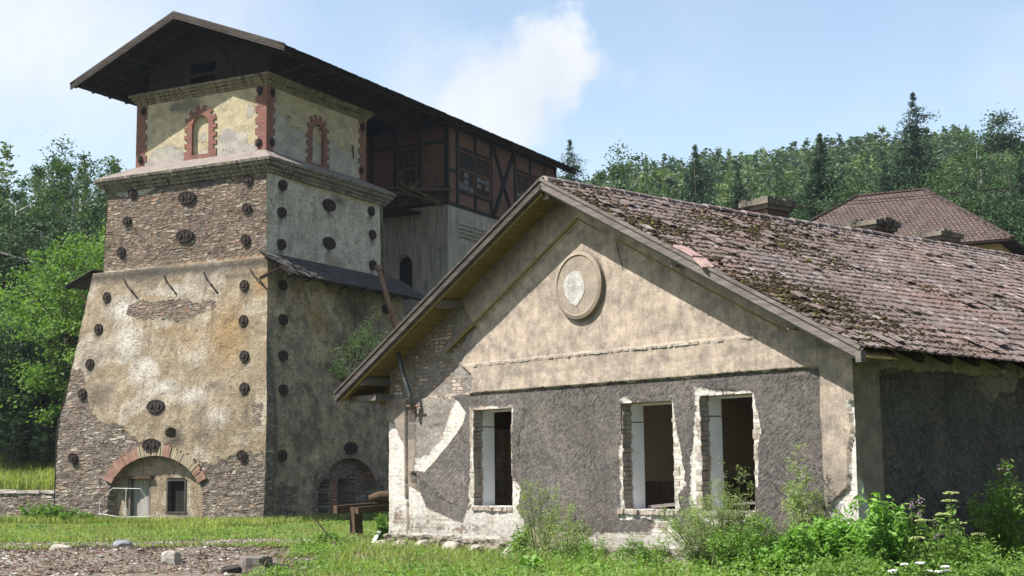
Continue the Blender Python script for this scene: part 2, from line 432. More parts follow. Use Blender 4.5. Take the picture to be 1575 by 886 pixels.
def m_brick(name, a, b, mo, w=.26, h=.075, dirt=.4, bd=.02):
    mt, t = mat(name); uv = t.uv(); c, f = t.brick(uv, w, h, .009, a, b, mo); g = t.noise(uv, 14, 6, .7); g2 = t.noise(uv, 1.7, 5)
    c = t.mix(.6, c, t.mix(t.mapr(g, .3, .7), .45, 1.15), 'MULTIPLY'); c = t.mix(t.mapr(g2, .45, .7, 0, dirt), c, (.1, .07, .055))
    return finish(mt, t, c, .92, t.bump(t.math('ADD', t.mapr(f, 0, 1, 1, 0), t.math('MULTIPLY', g, .5)), .8, bd), .12)


def m_gable():
    mt, t = mat('gable_render'); uv = t.uv(); g = t.noise(uv, 2.2, 7, .65, dist=.4); f = t.noise(uv, 60, 4, .7); m_ = t.noise(uv, 11, 6, .65)
    wob = t.math('ADD', t.math('MULTIPLY', t.math('SUBTRACT', t.noise(uv, 12, 6, .75), .5), .14), t.math('MULTIPLY', t.math('SUBTRACT', t.noise(uv, 3.1, 4, .6), .5), .20)); wobk = t.math('MULTIPLY', t.math('SUBTRACT', t.noise(uv, 2.7, 7, .7), .62), 1.5)
    # stained beige lime render with smoky clouds
    be = t.mix(t.mapr(g, .3, .62), (.28, .235, .195), (.52, .425, .335)); be = t.mix(t.mapr(t.noise(uv, 4, 8, .72), .42, .64, 0, .7), be, (.16, .135, .12)); be = t.mix(t.mapr(t.noise(uv, 1.6, 6, .7), .5, .66, 0, .5), be, (.58, .475, .36))
    be = t.mix(t.mapr(t.noise(t.mapping(uv, (9, 1.2, 1)), 1, 5, .6), .5, .7, 0, .35), be, (.13, .11, .095))
    be = t.mix(t.mapr(t.attr('dark_tone'), 0, 1, 0, .9), be, t.mix(m_, (.09, .08, .075), (.17, .15, .13)))
    # dark rough-cast, trowelled in diagonal ridges
    rc = t.noise(t.mapping(uv, (1, 1, 1), (0, 0, 0), (0, 0, .7)), 1, 1)
    ra = t.noise(t.mapping(uv, (1, 1, 1), (0, 0, 0), (0, 0, .55)), 14, 6, .72, dist=1.6); rb_ = t.noise(t.mapping(t.mapping(uv, (1, 1, 1), (0, 0, 0), (0, 0, .7)), (9, 30, 1)), 1, 4, .65, dist=.8); ridge = t.math('ADD', t.math('MULTIPLY', ra, .55), t.math('MULTIPLY', rb_, .45))
    rcol = t.mix(t.mapr(ridge, .38, .62), (.045, .040, .037), (.235, .213, .2)); rcol = t.mix(t.mapr(t.noise(uv, .9, 7, .7, dist=1.), .42, .62, .55, 0), rcol, t.mix(1., rcol, (.55, .54, .53), 'MULTIPLY')); rcol = t.mix(t.mapr(t.noise(t.mapping(uv, (1, 1, 1), (0, 0, 0), (0, 0, .7)), 5, 8, .8, dist=2.), .57, .66, 0, .55), rcol, (.34, .31, .285)); rcol = t.mix(t.mapr(t.noise(uv, 1.7, 7, .75), .55, .65, 0, .65), rcol, (.2, .165, .135)); rcol = t.mix(t.mapr(t.noise(uv, .55, 8, .7, dist=.6), .5, .6, 0, .45), rcol, t.mix(1., rcol, (1.7, 1.65, 1.6), 'MULTIPLY')); rcol = t.mix(t.mapr(t.noise(t.mapping(uv, (2.2, .2, 1)), 1, 6, .7), .54, .64, 0, .5), rcol, (.06, .052, .047)); crk = t.vor(t.vmath('ADD', uv, t.vmath('MULTIPLY', t.noise(uv, 3, 4, .6, col=True), (.5, .5, 0))), .55, 'DISTANCE_TO_EDGE'); rcol = t.mix(t.mapr(crk, .0, .008, .8, 0), rcol, (.03, .027, .025))
    wcol = t.mix(t.mapr(m_, .3, .7), (.46, .43, .38), (.76, .74, .69)); wcol = t.mix(t.mapr(f, .4, .7, 0, .45), wcol, (.3, .26, .21)); bwf, bwk = t.brick(uv, .27, .078, .010, (1, 1, 1), (.86, .8, .74), (.55, .5, .45)); wcol = t.mix(t.mapr(t.noise(uv, 2.4, 4), .45, .6, 0, .8), wcol, t.mix(1., wcol, bwf, 'MULTIPLY'))
    mcol = t.mix(t.mapr(m_, .3, .7), (.17, .15, .13), (.44, .40, .35)); mcol = t.mix(t.mapr(g, .42, .6, 0, .6), mcol, (.13, .12, .115)); mcol = t.mix(t.mapr(f, .45, .6, 0, .5), mcol, (.14, .11, .09))
    bc, bf = t.brick(uv, .27, .078, .012, (.52, .30, .23), (.66, .6, .52), (.22, .19, .16)); bc = t.mix(.5, bc, t.mix(t.mapr(m_, .3, .7), .5, 1.15), 'MULTIPLY')
    st, sh = rubble(t, uv, 1.3, [(0, (.35, .28, .2)), (.3, (.5, .42, .32)), (.6, (.42, .38, .34)), (1, (.55, .42, .3))], (.42, .38, .31))
    col0 = None
    def mask(a): return t.mapr(t.math('ADD', t.attr(a), wob), -.008, .008)
    col = be; h = t.math('MULTIPLY', m_, .35)
    A = mask('rough'); col = t.mix(A, col, rcol); h = t.mix(A, h, t.math('ADD', t.math('MULTIPLY', ridge, 1.3), .3))
    A = mask('mortar'); col = t.mix(A, col, mcol); h = t.mix(A, h, m_)
    A = mask('white'); col = t.mix(A, col, wcol); h = t.mix(A, h, t.math('MULTIPLY', m_, .5))
    A = t.mapr(t.math('ADD', t.math('MINIMUM', t.attr('brick'), .16), wobk), -.02, .02); A = t.math('MULTIPLY', A, mask('brick')); bc = t.mix(t.mapr(t.noise(uv, 1.8, 5, .7), .45, .6, 0, .7), bc, (.2, .165, .14)); col = t.mix(A, col, bc); h = t.mix(A, h, t.math('ADD', t.mapr(bf, 0, 1, .9, 0), t.math('MULTIPLY', m_, .3)))
    A = mask('stone'); col = t.mix(A, col, st); h = t.mix(A, h, sh)
    gr_ = t.noise(uv, 34, 6, .8); col = t.mix(1., col, t.mix(t.mapr(gr_, .36, .6), .7, 1.12), 'MULTIPLY')
    z_ = t.sep(uv)[1]; damp = t.mapr(t.math('ADD', z_, t.math('MULTIPLY', t.noise(uv, 1.3, 5), 1.6)), 1.0, 1.9, .45, 0); col = t.mix(damp, col, (.10, .09, .075))
    stk = t.mapr(t.noise(t.mapping(uv, (4.5, .25, 1)), 1, 6, .65), .5, .68, 0, .4); col = t.mix(stk, col, t.mix(.5, col, (.11, .10, .095)))
    n = t.bump(h, .9, .035); n = t.bump(f, .35, .006, n)
    return finish(mt, t, col, .95, n, .1, dim=.8)


def m_tiles():
    mt, t = mat('mossy_clay_tiles'); uv = t.uv(); g = t.noise(uv, 1.0, 6, .65); f = t.noise(uv, 22, 6, .7)
    cell = t.vor(t.mapping(uv, (1 / .195, 1 / .265, 1)), 1, 'F1', 'Color', .0); cs = t.sep(cell)
    c = t.ramp(cs[0], [(0, (.13, .098, .088)), (.4, (.19, .142, .128)), (.75, (.235, .172, .152)), (.9, (.30, .25, .235)), (1, (.5, .45, .42))])
    c = t.mix(t.mapr(g, .38, .6, .7, 0), c, (.19, .15, .14)); c = t.mix(t.mapr(t.noise(uv, .35, 5, .6), .5, .62, 0, .4), c, (.33, .185, .155)); c = t.mix(t.mapr(f, .5, .7, 0, .6), c, (.45, .40, .37))
    c = t.mix(t.mapr(f, .28, .45, .7, 0), c, (.06, .045, .04))
    c = t.mix(t.mapr(t.attr('joint'), .0, 1, 0, .75), c, (.025, .02, .015))
    c = t.mix(t.mapr(t.math('ADD', t.attr('moss'), t.math('MULTIPLY', t.math('SUBTRACT', t.noise(uv, 12, 6, .7), .5), 2.2)), .1, .5, 0, .9), c, t.mix(t.mapr(f, .4, .65), (.025, .018, .01), (.08, .06, .02)))
    return finish(mt, t, c, .92, t.bump(f, .6, .012), .15)


def m_simple(name, c, rough=.9, n=None, spec=.2, metal=0.):
    mt, t = mat(name); o = t.obj(); g = t.noise(o, n or 6, 6, .65)
    col = t.mix(t.mapr(g, .3, .7), tuple(x * .62 for x in c), tuple(min(1, x * 1.25) for x in c))
    return finish(mt, t, col, rough, t.bump(g, .35, .01), spec, metal)


def m_leaf(name, dark, light, tr=.35, sc=.5, hue=None, per=.35):
    mt, t = mat(name); o = t.obj(); g = t.noise(o, sc, 4, .6); r = t.new('ShaderNodeObjectInfo').outputs['Random']
    rnd = t.attr('rnd')
    f = t.math('ADD', t.mapr(g, .35, .65, 0, .5), t.math('MULTIPLY', rnd, .5))
    c = t.mix(f, dark, light)
    if hue: c = t.mix(t.mapr(r, 0, 1, 0, per), c, hue)
    if name.startswith('far'): hh = t.attr('hue'); c = t.mix(t.mapr(hh, .0, .5, .75, 0), c, (.03, .062, .040)); c = t.mix(t.mapr(hh, .6, 1, 0, .6), c, (.16, .20, .06))
    return finish(mt, t, c, .6, None, .3, 0., (tr, t.mix(1., c, (1.15, 1.3, .6), 'MULTIPLY')))


M = {}
M['tf'] = m_tower(True); M['tr'] = m_tower(False); M['upper'] = m_upper(); M['gable'] = m_gable(); M['tiles'] = m_tiles()
M['quoin'] = m_brick('red_quoin_brick', (.27, .115, .09), (.37, .17, .13), (.25, .17, .14), dirt=.4)
M['timber_brick'] = m_brick('dark_infill_brick', (.15, .072, .058), (.25, .125, .098), (.16, .13, .105), dirt=.5)
M['corn'] = m_plain('cornice_stone_weathered', (.15, .125, .1), (.46, .41, .34), 4, (.025, .022, .02), 1.); M['cap'] = m_plain('sooty_cap_stone', (.13, .115, .095), (.30, .27, .22), 4, (.03, .026, .022), .9)
M['corn_y'] = m_plain('cornice_ochre', (.17, .14, .09), (.44, .37, .23), 4, (.03, .027, .022), 1.)
M['ledge_top'] = m_plain('ledge_top_slab', (.24, .205, .18), (.35, .30, .265), 2, (.09, .08, .07), .6, drip=False)
M['concrete'] = m_plain('grey_cement_render', (.33, .30, .265), (.48, .44, .39), 1.2, (.13, .115, .10), .6)
M['iron'] = m_simple('rusty_cast_iron', (.05, .038, .033), .9, 9, .1)
M['rust'] = m_simple('rusty_steel_pipe', (.25, .14, .10), .75, 8, .3)
M['pipe'] = m_simple('zinc_downpipe', (.12, .125, .13), .5, 8, .5, .3)
M['wood_d'] = wood_mat('old_black_timber', (.02, .015, .012), (.075, .052, .04), 1, 1)
M['wood_post'] = wood_mat('tarred_timber_frame', (.018, .018, .02), (.05, .05, .052), 1, 2)
M['wood_fr'] = wood_mat('brown_window_wood', (.10, .05, .03), (.18, .10, .06), 1, 2)
M['wood_g'] = wood_mat('weathered_grey_board', (.12, .10, .09), (.27, .24, .22), 1, 0)
M['archst'] = m_simple('dark_arch_stone', (.27, .215, .17), .9, 5); M['wood_v'] = wood_mat('dark_weathered_verge', (.05, .042, .038), (.14, .12, .11), 1, 0)
M['wood_y'] = wood_mat('yellowed_soffit_board', (.19, .14, .055), (.33, .25, .11), 1, 1)
M['wood_s'] = wood_mat('grey_split_shingle', (.045, .042, .042), (.17, .16, .155), 2, 0)
M['wood_b'] = wood_mat('brown_beam', (.07, .045, .03), (.16, .11, .075), 1, 0)
M['roof_d'] = m_simple('black_roof_sheet', (.022, .018, .017), .95, 3, .03)
M['white_pl'] = m_plain('white_lining_plaster', (1.05, 1.06, 1.06), (1.12, 1.13, 1.13), 3, (.55, .5, .42), .5, drip=False, bump=.2)
M['white_brick'] = m_plain('limewashed_reveal', (.40, .34, .28), (.6, .56, .5), 8, (.2, .13, .09), .6, bump=.8, bd=.03)
M['inside'] = m_plain('soiled_room_plaster', (.62, .52, .42), (.82, .72, .6), 1.5, (.3, .24, .18), .5, drip=False)
M['black'] = m_simple('flat_black', (.02, .018, .016), .95)  # flat black painted for unlit openings, also fills the lining gap
M['glass'] = finish(*(lambda a: (a[0], a[1]))(mat('dirty_glass')), (.07, .085, .10), .5, None, .3)
M['voussoir'] = m_simple('red_arch_brick', (.34, .2, .15), .95, 3)
M['plaster_b'] = m_plain('beige_arch_plaster', (.40, .33, .22), (.52, .45, .33), 2, (.14, .11, .08), .45)
M['tape'] = m_simple('white_tape', (.6, .6, .59), .6, 3)
M['yellow_wall'] = m_plain('salmon_house_wall', (.5, .33, .17), (.58, .4, .22), 1, (.3, .2, .12), .2)
M['bark_w'] = m_simple('birch_bark', (.5, .48, .44), .85, 9)
M['bark'] = m_simple('brown_bark', (.10, .08, .06), .9, 9)
M['stem'] = m_simple('green_stem', (.14, .18, .05), .8, 9)
M['straw'] = m_simple('dry_straw_stem', (.34, .27, .16), .9, 9)
M['stone'] = m_simple('limestone_block', (.46, .42, .36), .9, 9)
M['stone_b'] = m_simple('blue_grey_stone', (.26, .28, .30), .9, 9)
M['moss'] = m_simple('brown_moss', (.06, .043, .02), .95, 20)
M['moss_g'] = m_simple('olive_moss', (.14, .12, .02), .95, 20)
M['pinkclay'] = m_simple('fresh_pink_tile', (.44, .30, .27), .9, 9)
M['leaf_w'] = m_leaf('weed_leaf', (.07, .14, .025), (.22, .35, .07), .4, 2)
M['leaf_e'] = m_leaf('elder_leaf', (.08, .18, .03), (.24, .42, .08), .4, 2)
M['leaf_f'] = m_leaf('mugwort_leaf', (.15, .21, .08), (.40, .47, .22), .4, 2)
M['leaf_s'] = m_leaf('sapling_leaf', (.26, .34, .16), (.58, .66, .34), .4, 2)
M['leaf_b'] = m_leaf('bright_tree_leaf', (.055, .12, .022), (.22, .35, .08), .4, .6, (.06, .13, .02))
M['leaf_m'] = m_leaf('mid_tree_leaf', (.022, .055, .022), (.085, .145, .05), .3, .4, (.05, .10, .02))
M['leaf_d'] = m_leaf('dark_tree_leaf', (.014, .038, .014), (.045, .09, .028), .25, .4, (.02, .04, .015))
M['leaf_c'] = m_leaf('conifer_needles', (.014, .036, .017), (.04, .085, .034), .15, .4, (.02, .045, .015))
M['leaf_far'] = m_leaf('far_wood_leaf', (.032, .07, .028), (.13, .20, .075), .25, .02)
M['grass'] = m_leaf('grass_blade', (.09, .14, .025), (.40, .44, .13), .38, .5)
M['flower_w'] = m_simple('white_flower', (.8, .8, .76), .8, 5)
M['flower_y'] = m_simple('greenish_umbel', (.38, .42, .16), .8, 5)
M['flower_p'] = m_simple('mauve_flower', (.4, .25, .36), .8, 5)

# ------------------------------------------------------------------ terrain
TF = Frame((-10.625, 59.870, -.6), .4862)
HF = Frame((4.875, 20.083, 0.), .8704)


def tuv(x, y):
    c, s = math.cos(.4862), math.sin(.4862); dx = x + 10.625; dy = y - 59.87
    return -dx * c + dy * s, dx * s + dy * c


def smst(x, a, b):
    q = np.clip((x - a) / (b - a), 0, 1); return q * q * (3 - 2 * q)


def dm_(x, y): return np.where((np.abs(x + 8) < 8) & (y < 31), vnoise(x, y, 13, 1.6, 4) * .07, 0)


def ground_z(x, y):
    x = np.asarray(x, float); y = np.asarray(y, float)
    z = np.interp(y, [0, 33, 52, 60], [0, 0, -.6, -.6])
    tt = x / np.maximum(y, 20)
    right = smst(tt, -.05, .10)
    hr = np.interp(y, [62, 80, 100, 130, 170, 230, 290, 350, 450, 900], [0, 6, 9, 13, 22, 40, 58, 73, 74, 70]) * (.83 + .13 * smst(tt, .05, .36))
    hl = np.interp(y, [72, 90, 110, 160, 300, 900], [0, 3, 7, 16, 42, 45])
    z = z + right * hr + (1 - right) * hl
    u, v = tuv(x, y)
    bank = smst(u, 12.1, 12.5) * (smst(v, 1.05, 1.35) * 1.35 + np.clip(v - 1.35, 0, 14) * .16)
    z = z + bank
    heap = np.exp(-(((x + 6.5) / 5.0) ** 2 + ((y - 25.5) / 2.6) ** 2)) * .22 + dm_(x, y)
    return z + heap + vnoise(x, y, 3, .35, 3) * .05 + np.where(y > 90, vnoise(x, y, 5, .03, 3) * 2.0, 0)


def gz(x, y): return float(ground_z(x, y))


gx = np.unique(np.concatenate([np.linspace(-400, -45, 40), np.linspace(-45, -14, 70), np.linspace(-14, 14, 180), np.linspace(14, 45, 60), np.linspace(45, 400, 45)]))
gy = np.unique(np.concatenate([np.linspace(-60, 15, 20), np.linspace(15, 40, 180), np.linspace(40, 75, 180), np.linspace(75, 150, 60), np.linspace(150, 900, 70)]))


def dirtmask(x, y):
    """1 = bare gravel and debris"""
    d = np.exp(-(((x + 10.0) / 6.9) ** 4 + ((y - 25.0) / 4.4) ** 4))
    d2 = np.exp(-(((x + 9.5) / 7) ** 4 + ((y - (33.5 + .1 * x)) / 1.5) ** 4)) * .62
    d3 = np.exp(-(((x + 2.0) / 3.0) ** 4 + ((y - 24.6) / .6) ** 4)) * .5
    d4 = np.exp(-(((x + 9) / 7) ** 4 + ((y - (39 + .1 * x)) / 1.3) ** 4)) * .6
    return np.maximum.reduce([d, d2, d3, d4]) + vnoise(x, y, 9, .8, 4) * .55 + vnoise(x, y, 19, 3.1, 2) * .25


mt, t = mat('yard_ground'); uv = t.uv(); g = t.noise(uv, 1.2, 7, .65); f = t.noise(uv, 16, 6, .75); v1 = t.vor(uv, 9, 'F1', 'Color')
dirt = t.mix(t.mapr(f, .3, .7), (.10, .075, .055), (.38, .32, .26)); dirt = t.mix(.4, dirt, t.mix(t.sep(v1)[0], .3, 1.3), 'MULTIPLY')
gr = t.mix(t.mapr(g, .35, .65), (.05, .085, .016), (.12, .15, .03)); gr = t.mix(t.mapr(f, .55, .75, 0, .7), gr, (.2, .16, .08))
col = t.mix(t.mapr(t.math('ADD', t.attr('dirt'), t.math('MULTIPLY', t.math('SUBTRACT', f, .5), .5)), .3, .5), gr, dirt)
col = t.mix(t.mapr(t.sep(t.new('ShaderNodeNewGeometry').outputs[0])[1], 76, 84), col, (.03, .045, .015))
M['ground'] = finish(mt, t, col, .95, t.bump(f, .8, .04), .1)
grid('ground', gx, gy, lambda X, Y: np.stack([X, Y, ground_z(X, Y)], -1), M['ground'], attrs={'dirt': dirtmask}, kind='structure')

# ------------------------------------------------------------------ FURNACE TOWER
tower = TF.empty('blast_furnace_tower', 'tall battered stone furnace tower with iron tie plates and red brick trimmed top', 'tower')
ZS = [-1.2, -.6, 3.0, 3.97, 5.65, 7.18, 9.2, 11.05, 11.12, 15.2]; SS = [-.01, 0, .0, .04, .3, .52, .79, 1.03, 1.36, 1.42]
W_T = 12.16; D_T = 12.3


def S_(z): return np.interp(z, ZS, SS)
def SU(z): return S_(z) - .28 * np.clip((z + .6) / 11.6, 0, 1)


def arch_mask(p, z, cx, hw, zs, rise, grow=0.):
    """inside an arched opening, signed approx"""
    hw = hw + grow; x = (p - cx) / hw
    top = zs + (rise + grow) * np.sqrt(np.clip(1 - x * x, 0, 1))
    return (np.abs(x) < 1) & (z < top)


def rect(p, z, a, b, c, d): return (p > a) & (p < b) & (z > c) & (z < d)


zaxis = np.unique(np.concatenate([axis_lines(-1.2, 11.05, .065, (1.33, -.14)), [11.12], axis_lines(11.18, 15.25, .065)]))


SM_F = [(9.38, 13.46), (9.68, 12.01), (9.11, 14.8), (2.22, 13.39), (2.25, 11.96), (2.18, 14.68), (1.88, 9.81), (1.72, 8.21), (1.48, 6.61), (1.29, 5.2), (1.18, 2.28), (10.02, 9.83), (10.31, 8.32), (10.56, 6.67), (10.79, 5.27), (11.02, 2.3)]
BG_F = [(5.74, 14.26), (5.79, 12.45), (6.19, 4.56), (6.28, 2.82)]
SM_R = [(2.53, 14.55), (2.48, 13.28), (2.43, 11.8), (9.78, 14.5), (9.87, 13.32), (9.9, 11.78), (1.94, 9.84), (1.79, 8.27), (1.57, 6.63), (1.35, 5.12), (1.14, 2.27), (10.27, 9.55)]
BG_R = [(6.14, 14.21), (6.12, 12.37), (6.31, 2.62)]


def front_depth(s, z):
    d = vnoise(s, z, 1, .8, 5) * .05 + vnoise(s, z, 2, 4, 3) * .022
    stone = np.clip(sdf(s, z, STONE_LOW) * 3, 0, 1); d += stone * (.03 + np.abs(vnoise(s * 2.4, z * 6.5, 4, 1, 2)) * .05)
    a = arch_mask(s, z, 6.08, 2.72, .35, 1.98); d = np.where(a, .42, d)
    d = np.where(rect(s, z, 6.66, 8.0, -.7, 1.33), 1.5, d); d = np.where(rect(s, z, 4.63, 5.67, -.14, 1.28), 1.5, d)
    d += np.where(rect(s, z, 1.0, 11.2, 11.1, 15.3), .02, 0)
    hole = (s - 5.2) ** 2 / .09 + (z - 3.32) ** 2 / .04 < 1; d = np.where(hole, .5, d)
    return d


STONE_LOW = [(-1, -2), (-1, 2.5), (.06, 2.3), (1.2, 2.5), (2.69, 1.9), (4.1, 2.2), (5.5, 2.9), (7, 3.0), (7.6, 3.3), (8.2, 3.8), (9.2, 3.85), (10.0, 4.3), (10.6, 5.3), (11.0, 6.4), (14, 6.6), (14, -2)]
PATCH = [(8.73, 9.34), (7.96, 9.54), (7.16, 9.42), (5.81, 9.52), (4.63, 9.23), (3.33, 9.35), (3.45, 8.85), (4.54, 8.62), (5.45, 8.32), (6.84, 8.61), (7.82, 8.61), (8.66, 8.91)]


def fa_stone(s, z):
    up_ = sdf(s, z, [(-2, 11.25), (14, 11.3), (14, 16), (-2, 16)])
    ar = 1 - np.hypot((s - 6.08) / 2.75, np.clip(z - .35, 0, 9) / 2.0); inf = np.where(ar > 0, -.6 * np.clip(ar * 4, 0, 1) - np.clip(z + .3, 0, 1), 9)
    return np.maximum.reduce([np.minimum(sdf(s, z, STONE_LOW), inf), sdf(s, z, PATCH) - .05, up_, sdf(s, z, [(.89, 4.68), (.1, 4.74), (.0, 3.4), (.78, 3.42)]) - .2])


def fa_brick(s, z):
    band = sdf(s, z, [(.3, 11.45), (4.6, 11.5), (8.5, 11.2), (10.4, 11.2), (10.8, 10.95), (.3, 10.9)]) * .8 - .2
    return np.maximum(band, sdf(s, z, [(4.9, 9.0), (5.2, 9.1), (5.15, 8.2), (4.95, 8.3)]) - .05)


def fa_render(s, z): return sdf(s, z, [(10.2, 15.4), (8.6, 14.85), (8.2, 14.72), (6.9, 14.8), (5.88, 14.95), (4.5, 14.55), (3.7, 14.7), (3.1, 15.05), (2.83, 15.2), (.8, 15.2), (.8, 16), (10.2, 16)])
def fa_white(s, z): return np.maximum(sdf(s, z, [(10.7, 15.2), (8.2, 15.1), (7.3, 15.05), (8.6, 14.62), (9.8, 14.7)]) * .9 - .03, -np.abs(z - 11.12) * 4 + .05 - np.where(s < 7.5, 1, 0))
def lump(s, z, *L): return np.maximum.reduce([a - np.hypot((s - x) / rx, (z - y) / ry) for a, x, y, rx, ry in L])
def fa_pale(s, z): return lump(s, z, (.7, 9.0, 9.2, 1.5, .9), (.7, 8.3, 7.6, 1.1, 1.2), (.7, 7.3, 6.2, 1.2, .9), (.6, 5.9, 5.4, 1.4, .6), (.5, 4.2, 5.0, 1.6, .8), (.4, 2.6, 4.0, 1.3, 1.0), (.35, 6.2, 9.9, 3, .5))
def fa_ochre(s, z): return lump(s, z, (.8, 2.5, 7.6, 1.5, 2.0), (.5, 4.6, 7.6, 1.6, 1.2), (.5, 1.0, 9.8, 1.2, 1.4), (.3, 6, 8, 2, .6))


def fa_soot(s, z):
    g = np.maximum(-.4, .5 - np.hypot((s - 1.0) / .7, (z - 4.2) / 3)) + np.maximum(0, .7 - np.abs(s - 11) / 1.2 - np.clip(z - 7, 0, 9) * .2) - .2
    g = np.maximum(g, lump(s, z, (.8, 5.0, 3.1, .7, .7), (.45, 9.9, 5.2, 1.4, 1.2), (.4, 3.2, 3.2, 1.2, .6), (.35, 2.2, 10.3, 2.5, .5))); g = np.maximum(g, .6 - np.abs(z - 10.8) * 2)
    return g


def fr_place(s, z):
    sv = S_(z); su = SU(z); q = np.clip((s) / W_T, 0, 1)
    u = su + (W_T - sv - su) * q                         # left and right edges lean in
    return loc(np.stack([u, sv + front_depth(u, z), z], -1), TF.O.z)


saxis = np.linspace(0, W_T, 200)
_fs = fa_soot
def fa_soot(s, z): return np.maximum(_fs(s, z), lump(s, z, *[(.55, x, y - .22, .42, .6) for x, y in SM_F], *[(.6, x, y - .2, .8, .6) for x, y in BG_F]))
U0 = lambda f: (lambda s, z: f(SU(z) + (W_T - S_(z) - SU(z)) * s / W_T, z))
grid('front_wall', saxis, zaxis, fr_place, M['tf'], attrs={'stone': U0(fa_stone), 'brick': U0(fa_brick), 'render': U0(fa_render), 'white': U0(fa_white), 'pale': U0(fa_pale), 'ochre': U0(fa_ochre), 'soot': U0(fa_soot)},
     uvf=lambda s, z: np.stack([(SU(z) + (W_T - S_(z) - SU(z)) * s / W_T).reshape(-1), z.reshape(-1)], -1), parent=tower)


def flank_depth(v, z):
    d = vnoise(v, z, 11, .8, 5) * .05 + vnoise(v, z, 12, 4, 3) * .015
    a = arch_mask(v, z, 6.27, 2.35, .45, 1.72); d = np.where(a, .45, d)
    d = np.where(rect(v, z, 4.5, 5.25, -.3, 1.2), 1.3, d); d = np.where(rect(v, z, 6.1, 7.45, -.6, 1.18), 1.3, d)
    return d


def rr_place(s, z):
    sv = S_(z); su = SU(z); far = D_T - np.where(z > 11.08, 1.25, 0) - sv * .3
    v = sv + (far - sv) * s / D_T
    return loc(np.stack([su + flank_depth(v, z), v, z], -1), TF.O.z)


V0 = lambda f: (lambda s, z: f(S_(z) + (D_T - np.where(z > 11.08, 1.25, 0) - S_(z) * 1.3) * s / D_T, z))
ra = dict(stone=lambda v, z: np.maximum.reduce([sdf(v, z, [(3.2, -1), (3.2, 1.6), (4.2, 2.2), (6.2, 2.7), (8.3, 2.2), (9.6, 1.3), (9.6, -1)]) - .35, -np.abs(v - .4) + .25 - np.clip(z - 6.5, 0, 1) * 2, np.where(z < 1, .1, -.4) - np.abs(v - 1.5) * .2]),
          brick=lambda v, z: np.maximum(sdf(v, z, [(5.3, -.5), (6.1, -.5), (6.1, 1.3), (5.3, 1.3)]) * 1., sdf(v, z, [(7.5, .9), (9, 1.1), (8.8, 1.7), (7.6, 1.6)])) - .12,
          render=lambda v, z: v * 0 - 1, white=lambda v, z: np.maximum(.33 - np.hypot((v - 3.3) / 1.4, (z - 14.0) / .7), .25 - np.hypot((v - 10) / 1.2, (z - 14.1) / .8)) - .1,
          pale=lambda v, z: np.maximum(-1, .2 - np.hypot((v - 3.0) / 2.6, (z - 12.5) / 2) * .5 - np.where(z < 11, .5, 0)),
          ochre=lambda v, z: np.maximum(.35 - np.abs(z - 14.95) * 1.6 - np.clip(4 - v, 0, 3) * .3, np.maximum(.4 - np.hypot((v - 4.5) / 2.5, (z - 8.5) / 2.2), .3 - np.hypot((v - 6.3) / 1.5, (z - 1.6) / 1.)) - .1),
          soot=lambda v, z: np.maximum.reduce([lump(v, z, *[(.45, x, y - .25, .45, .7) for x, y in SM_R + BG_R]), .5 - np.hypot((v - 7.5) / 3.0, (z - 9.3) / 1.6), .5 - np.abs(v - .5) / .7 - np.clip(z - 7, 0, 5) * .4, .35 - np.hypot((v - 8) / 3, (z - 5.2) / 2.5), .5 - np.hypot((v - 7.0) / 1.2, (z - 14.6) / .5), .25 - np.hypot((v - 3) / 3, (z - 3) / 2.)]))
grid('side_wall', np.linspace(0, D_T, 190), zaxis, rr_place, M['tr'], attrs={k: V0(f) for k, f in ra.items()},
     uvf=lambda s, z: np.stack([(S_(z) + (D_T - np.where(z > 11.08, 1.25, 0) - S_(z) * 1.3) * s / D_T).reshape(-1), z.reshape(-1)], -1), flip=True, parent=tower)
# hidden left and back faces
zc = np.array(ZS); left = lambda s, z: loc(np.stack([W_T - S_(z), S_(z) + (D_T - 2 * S_(z)) * s, z], -1), TF.O.z)
grid('rear_wall', np.linspace(0, 1, 2), zc, left, M['tf'], parent=tower, attrs={k: (lambda s, z: z * 0 - 1) for k in ('brick', 'render', 'white', 'pale', 'ochre', 'soot', 'stone')})
back = lambda s, z: loc(np.stack([SU(z) + (W_T - S_(z) - SU(z)) * s, D_T - S_(z) * 1 - np.where(z > 11.08, 0, 0), z], -1), TF.O.z)
grid('rear_wall', np.linspace(0, 1, 2), zc, back, M['tf'], parent=tower, attrs={k: (lambda s, z: z * 0 - 1) for k in ('brick', 'render', 'white', 'pale', 'ochre', 'soot', 'stone')})


